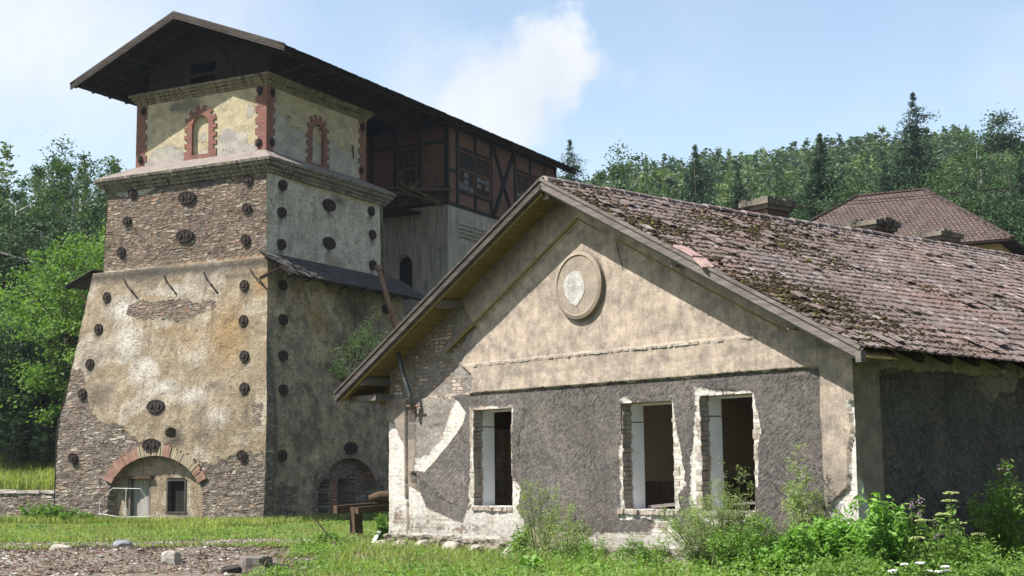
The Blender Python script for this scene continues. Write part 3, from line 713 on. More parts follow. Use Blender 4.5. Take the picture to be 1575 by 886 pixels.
def ring(name, u0, u1, v0, v1, prof, mats, parent, fr, seg=.5, jit=0., mfun=None):
    """moulded band round a rectangle; prof = [(out, z), ...] from bottom to top"""
    def side(p, q):
        n = max(2, int(math.dist(p, q) / seg)); return [(p[0] + (q[0] - p[0]) * i / n, p[1] + (q[1] - p[1]) * i / n) for i in range(n)]
    V = []; n = 0; r = np.random.default_rng(5)
    cols = []
    for o, z in prof:
        c = [(u0 - o, v0 - o), (u1 + o, v0 - o), (u1 + o, v1 + o), (u0 - o, v1 + o)]
        # use same number of points on each ring
        row = []
        for i in range(4):
            p, q = c[i], c[(i + 1) % 4]; L = math.dist([(u0, v0), (u1, v0), (u1, v1), (u0, v1)][i], [(u0, v0), (u1, v0), (u1, v1), (u0, v1)][(i + 1) % 4])
            k = max(2, int(L / seg)); row += [(p[0] + (q[0] - p[0]) * j / k, p[1] + (q[1] - p[1]) * j / k) for j in range(k)]
        n = len(row)
        jj = r.normal(0, jit, (n, 3)) if jit else np.zeros((n, 3))
        V += [(a + jj[i, 0], b + jj[i, 1], z + jj[i, 2]) for i, (a, b) in enumerate(row)]
    F = []; Mi = []
    for i in range(len(prof) - 1):
        for k in range(n):
            F.append((i * n + k, i * n + (k + 1) % n, (i + 1) * n + (k + 1) % n, (i + 1) * n + k)); Mi.append(mfun(i) if mfun else 0)
    me = mesh_np(name, loc(np.array(V), fr.O.z), F, mats, midx=Mi)
    bm = bmesh.new(); bm.from_mesh(me); bmesh.ops.recalc_face_normals(bm, faces=bm.faces); bm.to_mesh(me); bm.free()
    return link(name, me, parent)


# lower ledge with its sloping top
LU0, LU1, LV0, LV1 = 1.12, 10.74, 1.42, 11.0
ring('lower_cornice', LU0, LU1, LV0, LV1, [(.02, 14.95), (.08, 14.98), (.10, 15.08), (.18, 15.12), (.20, 15.22), (.34, 15.3), (.36, 15.42), (.44, 15.46), (.46, 15.58), (.42, 15.62), (-.84, 16.28)],
     [M['corn'], M['ledge_top']], tower, TF, .12, .007, lambda i: 1 if i >= 8 else 0)
# upper storey
U0_, U1_, V0_, V1_ = 1.95, 9.79, 2.36, 10.5


def up_depth(cx, hw, zb, zs, rise):
    def f(p, z):
        d = vnoise(p, z, 21, 1.2, 4) * .015
        return np.where(arch_mask(p, z, cx, hw, zs, rise) & (z > zb), .16, d)
    return f


fdep = up_depth(5.82, .5, 16.46, 17.9, .5); rdep = up_depth(6.36, .46, 16.3, 17.85, .46)
za = axis_lines(15.9, 19.5, .045); peelF = lambda u, z: np.maximum.reduce([.35 - np.hypot((u - 2.9) / .7, (z - 18.2) / .6), .4 - np.hypot((u - 7.6) / .9, (z - 19.0) / .3), .75 - np.hypot((u - 4.0) / 1.3, (z - 16.9) / .75), .8 - np.hypot((u - 8.0) / 1.3, (z - 16.5) / .85), .5 - np.abs(z - 16.3) * 1.4, .55 - np.hypot((u - 5.8) / .4, (z - 17.3) / .45) - .1])
grid('upper_front_wall', axis_lines(U0_, U1_, .05), za, lambda u, z: loc(np.stack([u, V0_ + fdep(u, z), z], -1), TF.O.z), M['upper'],
     attrs={'peel': peelF, 'soot': lambda u, z: np.maximum(.9 - np.hypot((u - 6.8) / 1.6, (z - 19.0) / .5), -.3)}, parent=tower)
peelR = lambda v, z: np.maximum.reduce([.55 - (z - 16.9) * .6 + np.clip(4.5 - v, 0, 2) * .4, .3 - np.abs(z - 16.3)]) - .1
grid('upper_side_wall', axis_lines(V0_, V1_, .05), za, lambda v, z: loc(np.stack([U0_ + rdep(v, z), v, z], -1), TF.O.z), M['upper'], flip=True,
     attrs={'peel': peelR, 'soot': lambda v, z: np.maximum(-.3, .3 - np.hypot((v - 4) / 2, (z - 18.2) / .3))}, parent=tower)
b = MB(); b.box((U1_ - .02, V0_ + .05, 15.9), (U1_, V1_, 19.5)); b.box((U0_, V1_ - .02, 15.9), (U1_, V1_, 19.5)); b.each('upper_rear_wall', M['quoin'], tower, TF)
ring('upper_cornice', U0_, U1_, V0_, V1_, [(.0, 19.33), (.05, 19.35), (.06, 19.43), (.12, 19.47), (.14, 19.55), (.24, 19.62), (.25, 19.70), (.33, 19.74), (.34, 19.84), (.30, 19.87), (-.3, 20.02)],
     [M['corn_y'], M['ledge_top']], tower, TF, .15, .005, lambda i: 1 if i >= 8 else 0)
# toothed brick quoins
def quoins(uc, vc, du, dv):
    q = MB(); z = 16.02; i = 0
    while z < 19.33:
        h = .30 if i % 2 == 0 else .22; h = min(h, 19.335 - z); L = .62 if i % 2 == 0 else .47
        Lv = .62 if i % 2 == 0 else .47
        o = .035; a = (uc - o * du, vc - o * dv, z); 
        q.box((min(uc - o * du, uc + L * du), min(vc - o * dv, vc + .05 * dv), z), (max(uc - o * du, uc + L * du), max(vc - o * dv, vc + .05 * dv), z + h))
        q.box((min(uc - (o + .001) * du, uc + .05 * du), min(vc + .05 * dv, vc + Lv * dv), z), (max(uc - (o + .001) * du, uc + .05 * du), max(vc + .05 * dv, vc + Lv * dv), z + h))
        z += h; i += 1
    q.build('brick_quoin', M['quoin'], tower, TF, recalc=True)


quoins(U0_, V0_, 1, 1); quoins(U1_, V0_, -1, 1); quoins(U0_, V1_, 1, -1)


def surround(axis, c, hw, zb, zs, face):
    """toothed brick frame around a blind niche; axis 0: on plane v=face (coords u,z); axis 1: on plane u=face (coords v,z)"""
    q = MB(); n = 13; inner = hw; base = .30
    def slab(poly, proud):
        if axis == 0: q.prism([(p, z) for p, z in poly], 1, face - proud, face + .17)
        else: q.prism([(p, z) for p, z in poly], 0, face - proud, face + .17)
    for sd in (-1, 1):
        z = zb; i = 0
        while z < zs - .01:
            h = min(.2, zs - z); w = base + (.17 if i % 2 == 0 else .0)
            a, b_ = c + sd * inner, c + sd * (inner + w); slab([(min(a, b_), z), (max(a, b_), z), (max(a, b_), z + h - .0005), (min(a, b_), z + h - .0005)], .045 + .0007 * i); z += h; i += 1
    for k in range(n):
        a0 = math.pi * k / n; a1 = math.pi * (k + 1) / n; r1 = inner + base + (.19 if k % 2 == 1 else 0)
        P = [(c + inner * math.cos(a0), zs + inner * math.sin(a0)), (c + r1 * math.cos(a0), zs + r1 * math.sin(a0)), (c + r1 * math.cos(a1), zs + r1 * math.sin(a1)), (c + inner * math.cos(a1), zs + inner * math.sin(a1))]
        slab(P, .046 + .0007 * k)
    slab([(c - inner - base - .17, zb - .2), (c + inner + base + .17, zb - .2), (c + inner + base + .17, zb - .001), (c - inner - base - .17, zb - .001)], .05)
    q.build('brick_surround', M['quoin'], tower, TF)


surround(0, 5.82, .5, 16.5, 17.9, V0_); surround(1, 6.36, .46, 16.35, 17.85, U0_)

# iron tie plates
def tie_mesh(rx, rz, cross=True):
    b = MB(); n = 20; d0, d1 = -.03, -.10
    rim = [(rx * math.cos(2 * math.pi * k / n), rz * math.sin(2 * math.pi * k / n)) for k in range(n)]
    b.prism(rim, 1, 0.06, d0)
    rim2 = [(x * .84, z * .84) for x, z in rim]
    V = [(x, d0 - .02, z) for x, z in rim] + [(x, d0 - .02, z) for x, z in rim2] + [(x, d0 + .001, z) for x, z in rim] + [(x, d0 + .001, z) for x, z in rim2]
    F = []
    for k in range(n):
        j = (k + 1) % n; F += [(k, j, n + j, n + k), (k, 2 * n + k, 2 * n + j, j), (n + k, n + j, 3 * n + j, 3 * n + k)]
    b.add(V, F)
    b.box((-.03, d0 - .03, -rz * .8), (.03, d0 - .001, rz * .8)); b.box((-rx * .8, d0 - .022, -.03), (rx * .8, d0 - .002, .03))
    for s in ((-1, 1) if rx > .4 else (0,)):
        b.box((s * rx * .42 - .075, d0 - .06, -.09), (s * rx * .42 + .075, d0 - .003, .09))
    me = mesh_np('tie_plate', b.V, b.F, M['iron'])
    bm = bmesh.new(); bm.from_mesh(me); bmesh.ops.recalc_face_normals(bm, faces=bm.faces); bm.to_mesh(me); bm.free(); return me


tie_s = tie_mesh(.24, .25); tie_b = tie_mesh(.50, .30); tie_sr = tie_mesh(.30, .25); tie_u = tie_mesh(.15, .21)
tilt = lambda z: math.atan2(float(S_(z + .2) - S_(z - .2)), .4) if abs(z - 11.1) > .3 else 0


def put_tie(me, u, v, z, side, k):
    o = link('tie_plate', me, tower); P = loc(np.array([u, v, z]), TF.O.z); o.location = P
    th = -tilt(z) if side != 'u' and z < 15.3 else 0
    o.rotation_euler = Euler((th, random.uniform(-.5, .5) if k < 1 else 0, 0), 'XYZ') if side in ('F', 'uF') else (0, 0, math.pi / 2)


for u, z in SM_F: put_tie(tie_s, u, float(S_(z)) - .03, z, 'F', 0)
for u, z in BG_F: put_tie(tie_b, u, float(S_(z)) - .05, z, 'F', 1)
for v, z in SM_R: put_tie(tie_sr, float(SU(z)) - .03, v, z, 'R', 0)
for v, z in BG_R: put_tie(tie_b, float(SU(z)) - .05, v, z, 'R', 1)
for u, z in [(2.29, 19.1), (2.33, 16.64), (9.38, 19.04), (9.51, 16.66)]: put_tie(tie_u, u, V0_ - .05, z, 'uF', 0)
for v, z in [(2.74, 19.05), (2.74, 16.7), (10.15, 19.0), (10.1, 16.72)]: put_tie(tie_u, U0_ - .05, v, z, 'R', 0)
b = MB(); b.beam((U0_ - .06, 9.3, 17.9), (U0_ - .06, 9.35, 17.2), .03, .05); b.build('tie_bar', M['iron'], tower, TF)

# arch rings
def arch_ring(axis, c, hw, zs, rise, thick, face_of, n, name, skip=None, ma=None, proud=.05, lim=None):
    q = MB(); r = random.Random(3); q2 = MB()
    for k in range(n):
        a0 = math.pi * (k + .07) / n; a1 = math.pi * (k + .93) / n; am = (a0 + a1) / 2
        if skip and skip(am): tgt = q2
        else: tgt = q
        th = thick * r.uniform(.78, 1.12); P = []
        if lim and not (lim[0] < am < lim[1]): continue
        for a_, o in ((a0, 0), (a0, th), (a1, th), (a1, 0)):
            P.append((c + (hw + o) * math.cos(a_), zs + (rise + o) * math.sin(a_)))
        zz = zs + rise * math.sin(am); f = face_of(zz) - proud * (.6 + .8 * r.random())
        tgt.prism(P, 1 if axis == 0 else 0, f, f + .5, 0)
    q.build(name, ma or M['voussoir'], tower, TF)
    if q2.V: q2.build('arch_plaster_band', M['plaster_b'], tower, TF)


arch_ring(0, 6.08, 2.74, .35, 2.0, .5, lambda z: float(S_(z)), 78, 'brick_arch', lambda a: 1.25 < a < 1.75 or 1.9 < a < 2.45, lim=(.42, 2.72))
arch_ring(1, 6.27, 2.37, .45, 1.74, .42, lambda z: float(SU(z)), 50, 'stone_arch', None, M['archst'], .02, lim=(.35, 2.79))
# infill behind the front arch: plaster face, door hood, frame
b = MB(); b.box((6.5, .22, 1.34), (8.15, .425, 1.46)); b.build('door_hood', M['wood_b'], tower, TF)
b = MB(); b.box((6.68, .66, -.6), (7.99, .70, 1.3)); b.build('door_panel', m_plain('pale_grey_door', (.36, .35, .31), (.5, .48, .43), 2, (.16, .14, .12), .6), tower, TF)
b = MB(); b.box((4.66, .62, -.14), (5.66, .66, 1.24)); b.build('black_window_sheet', M['black'], tower, TF)  # black sheet painted for the unlit inside of the window
b = MB()
for x in (7.88, 6.68): b.box((x, .44, -.6), (x + .1, .56, 1.3))
b.each('door_frame', M['wood_g'], tower, TF)
b = MB()
for x0, x1, z0, z1 in ((4.6, 4.68, -.16, 1.3), (5.62, 5.7, -.16, 1.3), (4.68, 5.62, 1.22, 1.3), (4.55, 5.75, -.2, -.12)): b.box((x0, .38, z0), (x1, .5, z1))
b.build('window_frame', M['wood_v'], tower, TF)
b = MB(); b.box((.28, 3.55, -.7), (.5, 3.95, 1.35)); b.build('stone_jamb', M['corn'], tower, TF)
# iron rods below the ledge line
b = MB()
for a, c in (((9.13, 10.66), (8.09, 9.61)), ((6.66, 10.63), (5.79, 9.67)), ((4.31, 10.6), (3.36, 9.53)), ((1.69, 10.57), (.62, 9.54))):
    u0, z0 = a; u1, z1 = c; v0 = float(S_(z0)) - .10; v1 = float(S_(z1)) - .07
    b.tube([(u0, v0 + .1, z0), (u0 * .6 + u1 * .4, v0 - .12, z0 * .6 + z1 * .4), (u0 * .3 + u1 * .7 - .08, v1 - .12, z0 * .4 + z1 * .6), (u1, v1 + .05, z1)], .035, 6)
b.each('iron_bracket', M['iron'], tower, TF)

# shingled lean-to canopies
def canopy(side):
    b = MB(); r = random.Random(2 if side == 'R' else 5)
    if side == 'R':
        ut, ue, v0, v1, zt, ze = 1.0, -.75, .75, 12.4, 11.25, 10.12
        P = lambda v, k, o=0: (ut + (ue - ut) * k, v, zt + (ze - zt) * k + o)
        v = v0
        while v < v1:
            w = r.uniform(.10, .2)
            for row in range(5):
                k0 = row / 5 + r.uniform(-.03, .03); k1 = k0 + .32 + r.uniform(-.05, .04)
                if row > 2 and v < 2.3 and r.random() < .45: continue
                k1 = min(k1, 1.06); lift = r.uniform(.0, .06) + (.10 * r.random() if v < 3 else 0)
                yaw = r.uniform(-.06, .06) * (3 if v < 3 else 1)
                b.beam(P(v, max(k0, 0), .05), P(v + yaw, k1, .035 + lift), w * .95, .018, (0, 0, 1))
            v += w
        b.build('shingle_canopy', M['wood_s'], tower, TF)
        c = MB()
        v = v0 + .15
        while v < v1:
            c.beam(P(v, 0), P(v, 1.), .09, .11); c.beam((ut + .08, v, zt - 1.15), P(v, .62, -.05), .07, .07); v += 1.45
        c.beam(P(v0, .95, -.08), P(v1, .95, -.08), .09, .09); c.beam(P(v0, .5, -.08), P(v1, .5, -.08), .08, .08)
        c.build('canopy_rafter', M['wood_d'], tower, TF)
    else:
        ut, ue, v0, v1, zt, ze = 11.1, 12.95, 1.1, 11., 11.25, 10.55
        for i in range(40):
            v = v0 + (v1 - v0) * i / 40; b.beam((ut, v, zt), (ue + r.uniform(-.1, .08), v, ze), .24, .03)
        b.build('shingle_canopy', M['wood_s'], tower, TF)
        c = MB(); c.beam((ut, v0 + .05, zt - .1), (ue - .1, v0 + .05, ze - .08), .1, .12)
        c.tube([(ue - 1.0, v0, ze + .1), (12.0, v0 + .0, 10.2), (11.3, v0 - .15, 9.6)], .04, 6); c.build('canopy_rafter', M['wood_d'], tower, TF)


canopy('R'); canopy('L')

# attic boarding and the great roof
ridge_u, half, zR, slope = 5.9, 6.4, 22.87, .394
rz = lambda u: zR - abs(u - ridge_u) * slope
b = MB(); r = random.Random(4)
u = 2.25
while u < 9.6:   # vertical boards with the loft opening between
    w = .22
    top = rz(u) - .25
    if 5.35 < u < 7.05: z0 = 21.2
    else: z0 = 19.9
    if z0 < top: b.box((u, 3.0 + r.uniform(0, .02), z0), (u + w - .012, 3.03 + r.uniform(0, .02), top))
    u += w
b.box((5.3, 2.96, 20.55), (7.1, 3.05, 20.68)); b.box((5.3, 2.96, 20.1), (7.1, 3.05, 20.25)); 
v = 3.05
while v < 16.4:
    b.box((2.25, v, 19.9), (2.28, v + .21, rz(2.25) - .2)); b.box((9.55, v, 19.9), (9.58, v + .21, rz(9.55) - .2)); v += .222
b.build('attic_boarding', M['wood_d'], tower, TF)
b = MB(); VR0, VR1 = .45, 31.4
for sg in (-1, 1):
    e = ridge_u + sg * half
    b.prism([(ridge_u, zR), (e, zR - half * slope), (e, zR - half * slope - .06), (ridge_u, zR - .06)], 1, VR0, VR1)
roofo = b.build('roof', M['roof_d'], tower, TF)
b = MB()
for sg in (-1, 1):
    e = ridge_u + sg * half
    v = VR0 + .1
    while v < VR1:
        b.beam((ridge_u, v, zR - .16), (e - sg * .12, v, zR - half * slope - .11), .12, .16); v += 1.15
for du, dz in ((0, -.3), (3.2, -.25), (-3.2, -.25), (4.6, -.25), (-4.6, -.25), (6.0, -.22), (-6.0, -.22)):
    b.beam((ridge_u + du, VR0 + .05, rz(ridge_u + du) + dz), (ridge_u + du, VR1 - .1, rz(ridge_u + du) + dz), .16, .18)
b.beam((ridge_u - 1.6, 2.9, 20.3), (ridge_u - .5, 2.6, zR - .5), .16, .12)
for k in range(10):  # braces out to the eaves
    v = 3.2 + k * 1.4; b.beam((2.2, v, 19.95), (ridge_u - half + .5, v, zR - half * slope + .02), .12, .12)
b.build('rafter', M['wood_d'], roofo, TF)
b = MB()
for sg in (-1, 1):
    e = ridge_u + sg * (half + .04)
    for j, (o, w) in enumerate(((.0, .12), (.13, .11), (.25, .07))):
        b.beam((ridge_u, VR0 - .03 - .012 * (2 - j), zR + .03 - o), (e, VR0 - .03 - .012 * (2 - j), zR - (half + .04) * slope + .03 - o), .05, w, (0, 0, 1))
b.build('bargeboard', M['wood_v'], roofo, TF)
# ragged tile edge along the eaves
b = MB(); r = random.Random(8); v = VR0
while v < VR1:
    for sg in (-1, 1):
        e = ridge_u + sg * half; L = r.uniform(.03, .11); b.beam((e - sg * .3, v, zR - (half - .3) * slope + .02), (e + sg * L, v, zR - (half + L) * slope + .015 + r.uniform(-.01, .02)), .2, .025)
    v += .23
b.build('eaves_tile', M['roof_d'], roofo, TF)

# ------------------------------------------------------------------ charging house behind the tower
hall = TF.empty('timber_framed_hall', 'red brick half-timbered hall with broken windows on grey walls behind the tower', 'building')
HU, HV, HV1, HZ = .6, 16.5, 30.0, 15.9
def hall_lo_f(u, z): return loc(np.stack([u, HV + np.where(arch_mask(u, z, 3.43, .5, 12.8, .5) & (z > 10.9), .35, vnoise(u, z, 31, 1, 3) * .015), z], -1), TF.O.z)
grid('rendered_wall', axis_lines(HU, 11.5, .06), axis_lines(-1.2, HZ, .06), hall_lo_f, M['concrete'], parent=hall)
def hall_lo_s(v, z):
    d = vnoise(v, z, 32, 1, 3) * .015; d = np.where(arch_mask(v, z, 19.1, .78, 12.6, .72) & (z > 10.9), .12, d); d = np.where(arch_mask(v, z, 19.1, .42, 12.6, .42) & (z > 10.9), .4, d)
    return loc(np.stack([HU + d, v, z], -1), TF.O.z)
grid('rendered_wall', axis_lines(HV, HV1, .06), axis_lines(-1.2, HZ, .06), hall_lo_s, M['concrete'], flip=True, parent=hall)
b = MB(); b.box((2.96, HV + .32, 10.85), (3.9, HV + .34, 13.3)); b.box((HU + .35, 18.6, 10.85), (HU + .37, 19.6, 13.1)); b.each('black_window_sheet', M['black'], hall, TF)  # black sheets standing in for the dark depth of the arched openings
b = MB()
for k, z in enumerate((14.95, 14.72, 14.5, 14.28)): b.box((HU - .05 - .004 * k, 17.7, z), (HU + .02, 27, z + .07))
b.each('string_course', M['corn'], hall, TF)
# brick infill
b = MB(); b.box((HU + .03, HV + .03, HZ), (11.4, HV + .05, 20.5)); b.box((HU + .03, HV + .05, HZ), (HU + .05, HV1, 20.6)); b.box((11.4, HV, -1), (11.42, HV1, 20.4)); b.box((HU + .05, HV1 - .05, -1), (11.4, HV1, 20.4))
b.each('brick_infill', M['timber_brick'], hall, TF)
tb = MB()
def vp_(v, z0=HZ, z1=20.55, w=.2): tb.box((HU - .04, v - w / 2, z0), (HU + .10, v + w / 2, z1))
def hp_(z, v0, v1, w=.2): tb.box((HU - .035, v0, z - w / 2), (HU + .10, v1, z + w / 2))
for v in (HV + .06, 17.55, 19.55, 21.45, 24.4, 26.4, 28.4, 29.9): vp_(v)
vp_(19.55, w=.16)
hp_(HZ + .1, HV, HV1); hp_(20.4, HV, HV1, .25); hp_(16.85, 17.5, 21.45, .16); hp_(19.32, 17.5, 21.45, .16); hp_(17.9, HV, 17.5, .16)
hp_(16.85, 24.4, 28.4, .16); hp_(19.32, 24.4, 28.4, .16)
tb.beam((HU - .02, 21.6, 20.3), (HU - .02, 24.2, 16.0), .2, .14, (1, 0, 0)); tb.beam((HU - .05, 24.2, 20.3), (HU - .05, 21.6, 16.0), .2, .14, (1, 0, 0))
def fvp(u, w=.2, z0=HZ): tb.box((u - w / 2, HV - .04, z0), (u + w / 2, HV + .08, 20.5))
for u in (HU + .1, 2.4, 4.0, 5.6, 7.5): fvp(u, .22)
for z in (20.4, 19.45, HZ + .1): tb.box((HU, HV - .035, z - .1), (9.5, HV + .08, z + .1))
tb.build('timber_frame', M['wood_post'], hall, TF)


def hall_window(c0, c1, z0, z1, front, seed, broken=.4):
    r = random.Random(seed); f = MB(); g = MB(); n = 3; m_ = 4
    def bx(B, p0, p1, q0, q1, d0, d1):
        if front: B.box((p0, HV + d0, q0), (p1, HV + d1, q1))
        else: B.box((HU + d0, p0, q0), (HU + d1, p1, q1))
    bx(f, c0, c0 + .09, z0, z1, -.03, .05); bx(f, c1 - .09, c1, z0, z1, -.03, .05); bx(f, c0 + .09, c1 - .09, z1 - .09, z1, -.03, .05); bx(f, c0 + .09, c1 - .09, z0, z0 + .09, -.03, .05)
    zm = z0 + (z1 - z0) * .52; bx(f, c0 + .09, c1 - .09, zm - .05, zm + .05, -.028, .04)
    top_gone = seed == 2
    for k in range(1, n):
        c = c0 + .09 + (c1 - c0 - .18) * k / n; bx(f, c - .018, c + .018, z0 + .09, (zm if top_gone else z1) - .05, -.02, .02)
    for k in range(1, m_ * 2 - 2):
        z = z0 + .09 + (z1 - z0 - .18) * k / (m_ * 2 - 2)
        if top_gone and z > zm: continue
        bx(f, c0 + .09, c1 - .09, z - .015, z + .015, -.018, .018)
    fo = f.build('window_frame', M['wood_fr'], hall, TF)
    v = MB(); bx(v, c0 + .01, c1 - .01, z0 + .01, z1 - .01, .022, .026); v.build('black_window_sheet', M['black'], fo, TF)  # black sheet behind the panes, the room's darkness put in as colour
    for i in range(n):
        for j in range(3):
            if r.random() < broken: continue
            a = c0 + .1 + (c1 - c0 - .2) * i / n; z = z0 + .1 + (zm - z0 - .15) * j / 3
            bx(g, a + .01, a + (c1 - c0 - .2) / n - .02, z + .01, z + (zm - z0 - .15) / 3 * r.uniform(.6, 1) - .01, .006, .009)
    if g.V: g.build('window_pane', M['glass'], fo, TF)


hall_window(17.66, 19.45, 16.95, 19.22, False, 2, .5); hall_window(19.65, 21.33, 16.95, 19.22, False, 3, .3)
hall_window(24.52, 26.28, 16.95, 19.22, False, 4, .3); hall_window(26.52, 28.28, 16.95, 19.22, False, 5, .5)
hall_window(2.55, 3.86, 16.9, 19.33, True, 6, .7)
# collapsed gangway timbers between hall and tower
gang = TF.empty('collapsed_walkway', 'broken dark timber walkway hanging between the tower ledge and the half-timbered hall', 'walkway', at=(0, 0))
b = MB(); b.beam((.1, 15.9, 16.6), (5.5, 15.9, 16.65), .2, .35); b.build('main_beam', M['wood_post'], gang, TF)
b = MB(); r = random.Random(12)
for k in range(16):
    u = r.uniform(.6, 3.6); b.beam((u, r.uniform(11.2, 12.2), 16.0 + r.uniform(-.3, .4)), (u + r.uniform(-1.1, 1.1), r.uniform(14.5, 16.2), 16.1 + r.uniform(-.4, .55)), .14, .06)
for k in range(8): b.beam((1. + r.uniform(-.4, .4), 12.5 + k * .45, 16.1 + r.uniform(-.3, .3)), (4.8, 12.6 + k * .45 + r.uniform(-.3, .3), 16.2), .12, .05)
b.beam((1.2, 13.5, 16.3), (2.0, 15.8, 17.2), .1, .1)
b.each('fallen_plank', M['wood_b'], gang, TF)
b = MB(); b.box((2.2, 11.6, 15.5), (5.5, 16.4, 15.62)); b.build('deck', M['wood_d'], gang, TF)

# leaning rusty pole
b = MB(); b.tube([(-1.1, 7.1, 11.1), (-1.1, 8.68, 8.3), (-1.1, 12.0, 2.5)], [.12, .13, .14], 10); b.tube([(-1.1, 7.04, 11.2), (-1.1, 7.13, 11.05)], .17, 10); b.beam((-1.1, 7.2, 10.9), (-1.1, 7.9, 10.65), .04, .04)
pole = b.build('rusty_pole', M['rust'], None, TF, smooth=True); pole.location = TF.O; pole.rotation_euler = (0, 0, -TF.a)
pole['label'] = 'leaning rusty steel pole rising past the shingle canopy behind the house roof'; pole['category'] = 'pole'

# barrier rails by the tower door
tp = TF.empty('white_barrier', 'thin white rail barrier standing in front of the arched tower doorway', 'barrier')
b = MB(); b.tube([(8.95, -.35, -.7), (8.95, -.35, .35)], .02, 6); b.tube([(7.35, -.4, -.7), (7.35, -.4, .95)], .02, 6); b.each('post', M['tape'], tp, TF)
b = MB(); b.tube([(8.95, -.4, .33), (8.15, -.4, .93), (6.5, -.4, .9)], .018, 6); b.tube([(8.95, -.4, -.2), (7.6, -.4, -.36), (5.75, -.4, -.3)], .022, 6); b.tube([(6.5, -.4, .9), (6.2, -.3, .4)], .012, 5); b.each('rail', M['tape'], tp, TF)

# retaining wall left of the tower
def rw(s, z): return np.stack([s, 1.0 + vnoise(s * 2, z * 5, 41, 1, 3) * .06, z], -1)
rwall = TF.empty('retaining_wall', 'low rough stone retaining wall holding the grass bank left of the tower', 'wall')
grid('stone_face', axis_lines(12.05, 40, .07), axis_lines(-1.2, .72, .06), lambda s, z: loc(rw(s, z), TF.O.z), M['tf'], parent=rwall,
     attrs={'stone': lambda s, z: z * 0 + .6, 'brick': lambda s, z: z * 0 - 1, 'render': lambda s, z: z * 0 - 1, 'white': lambda s, z: .05 - np.abs(z - .62) * 2, 'pale': lambda s, z: z * 0, 'ochre': lambda s, z: z * 0 - 1, 'soot': lambda s, z: z * 0 - 1})
b = MB(); r = random.Random(6); u = 12.1
while u < 40:
    w = r.uniform(.4, .9); b.box((u, .93 + r.uniform(-.05, .05), .68), (u + w - .02, 1.6, .78 + r.uniform(0, .08)), jit=.02); u += w
b.build('coping_stone', M['stone'], rwall, TF)

# ------------------------------------------------------------------ DERELICT HOUSE
house = HF.empty('derelict_house', 'low derelict house with mossy tiled roof, peeling gable and three empty window holes', 'house')
GW = 11.57; HL = 25.0; UC = 5.93; RZ = 6.66; HS = .524
hz = lambda u: RZ - np.abs(u - UC) * HS
WIN = [(7.63, 8.78, .92, 2.72), (3.56, 4.74, .92, 2.68), (1.87, 2.97, .92, 2.72)]
P_rough = [(.57, .42), (.57, 3.03), (10.56, 3.03), (9.38, 2.98), (8.99, 2.69), (9.09, 2.47), (9.51, 2.12), (10.02, 1.75), (10.34, 1.56), (10.71, 1.59), (10.75, 1.33), (10.49, 1.19), (10.28, .87), (9.75, .73), (9.34, .64), (9.13, .61),
           (8.97, .83), (8.86, 1.05), (8.86, 2.76), (7.6, 2.76), (7.6, 1.44), (7.39, 1.26), (7.45, 1.0), (7.5, .8), (7.2, .55), (6.4, .5), (5.8, .42), (5.3, .5), (4.7, .5), (4.2, .55), (3.95, .55), (3.89, .42)]
W_wh = [[(9.31, 2.97), (8.99, 2.69), (9.09, 2.47), (9.51, 2.12), (10.02, 1.75), (10.34, 1.56), (10.71, 1.59), (10.62, 1.8), (10.19, 1.9), (9.72, 2.26), (9.5, 2.71)],
        [(4.83, 2.74), (4.66, 2.79), (4.45, 2.71), (4.6, 2.5), (4.70, 2.3), (4.82, 1.92), (4.78, .92), (4.8, .74), (4.11, .76), (3.89, .5), (3.6, .7), (3.46, .94), (3.48, 1.17), (3.28, 1.29), (3.4, 1.9), (3.50, 2.32), (3.54, 2.66), (3.7, 2.6), (3.7, .95), (4.7, .93), (4.7, 2.7)],
        [(3.05, 2.87), (2.62, 2.80), (1.85, 2.76), (1.77, 2.41), (1.72, 2.11), (1.82, 1.87), (1.80, 1.28), (1.95, 1.28), (1.95, 2.7), (2.9, 2.72), (2.9, .93), (1.9, .93), (2.1, .78), (2.63, .7), (3.05, .76), (3.22, .97), (3.2, 1.5), (3.14, 2.0), (3.03, 2.41)],
        [(8.8, 2.76), (8.86, 1.87), (8.92, .95), (8.7, .9), (8.7, 2.7)], [(8.5, 2.74), (8.28, 2.80), (8.0, 2.74)], [(7.66, 1.5), (7.39, 1.26), (7.45, .97), (7.64, .85)], [(7.7, 2.75), (7.58, 2.75), (7.6, 2.4), (7.7, 2.4)],
        [(10.91, 1.31), (10.49, 1.19), (10.28, .87), (9.75, .73), (9.34, .64), (9.13, .61), (8.97, .83), (8.79, 1.01), (7.58, .95), (7.3, .68), (7.3, .3), (10.91, .3)],
        [(5.95, .28), (5.76, .42), (5.11, .53), (4.12, .53), (3.95, .75), (3.6, .6), (3.25, .5), (2.57, .4), (2.3, .28)], [(.06, 2.5), (.01, 2.1), (.09, 1.84), (.1, 1.5), (.14, 1.28), (.34, 1.12), (.5, .96), (.2, .5), (-.2, .4), (-.2, 2.5)],
        [(11.7, 2.62), (11.5, 2.6), (11.27, 2.5), (11.15, 2.3), (10.98, 2.1), (10.95, .3), (11.7, .3)], [(.0, -.3), (.0, .7), (.6, .5), (.9, .3), (.9, -.3)]]
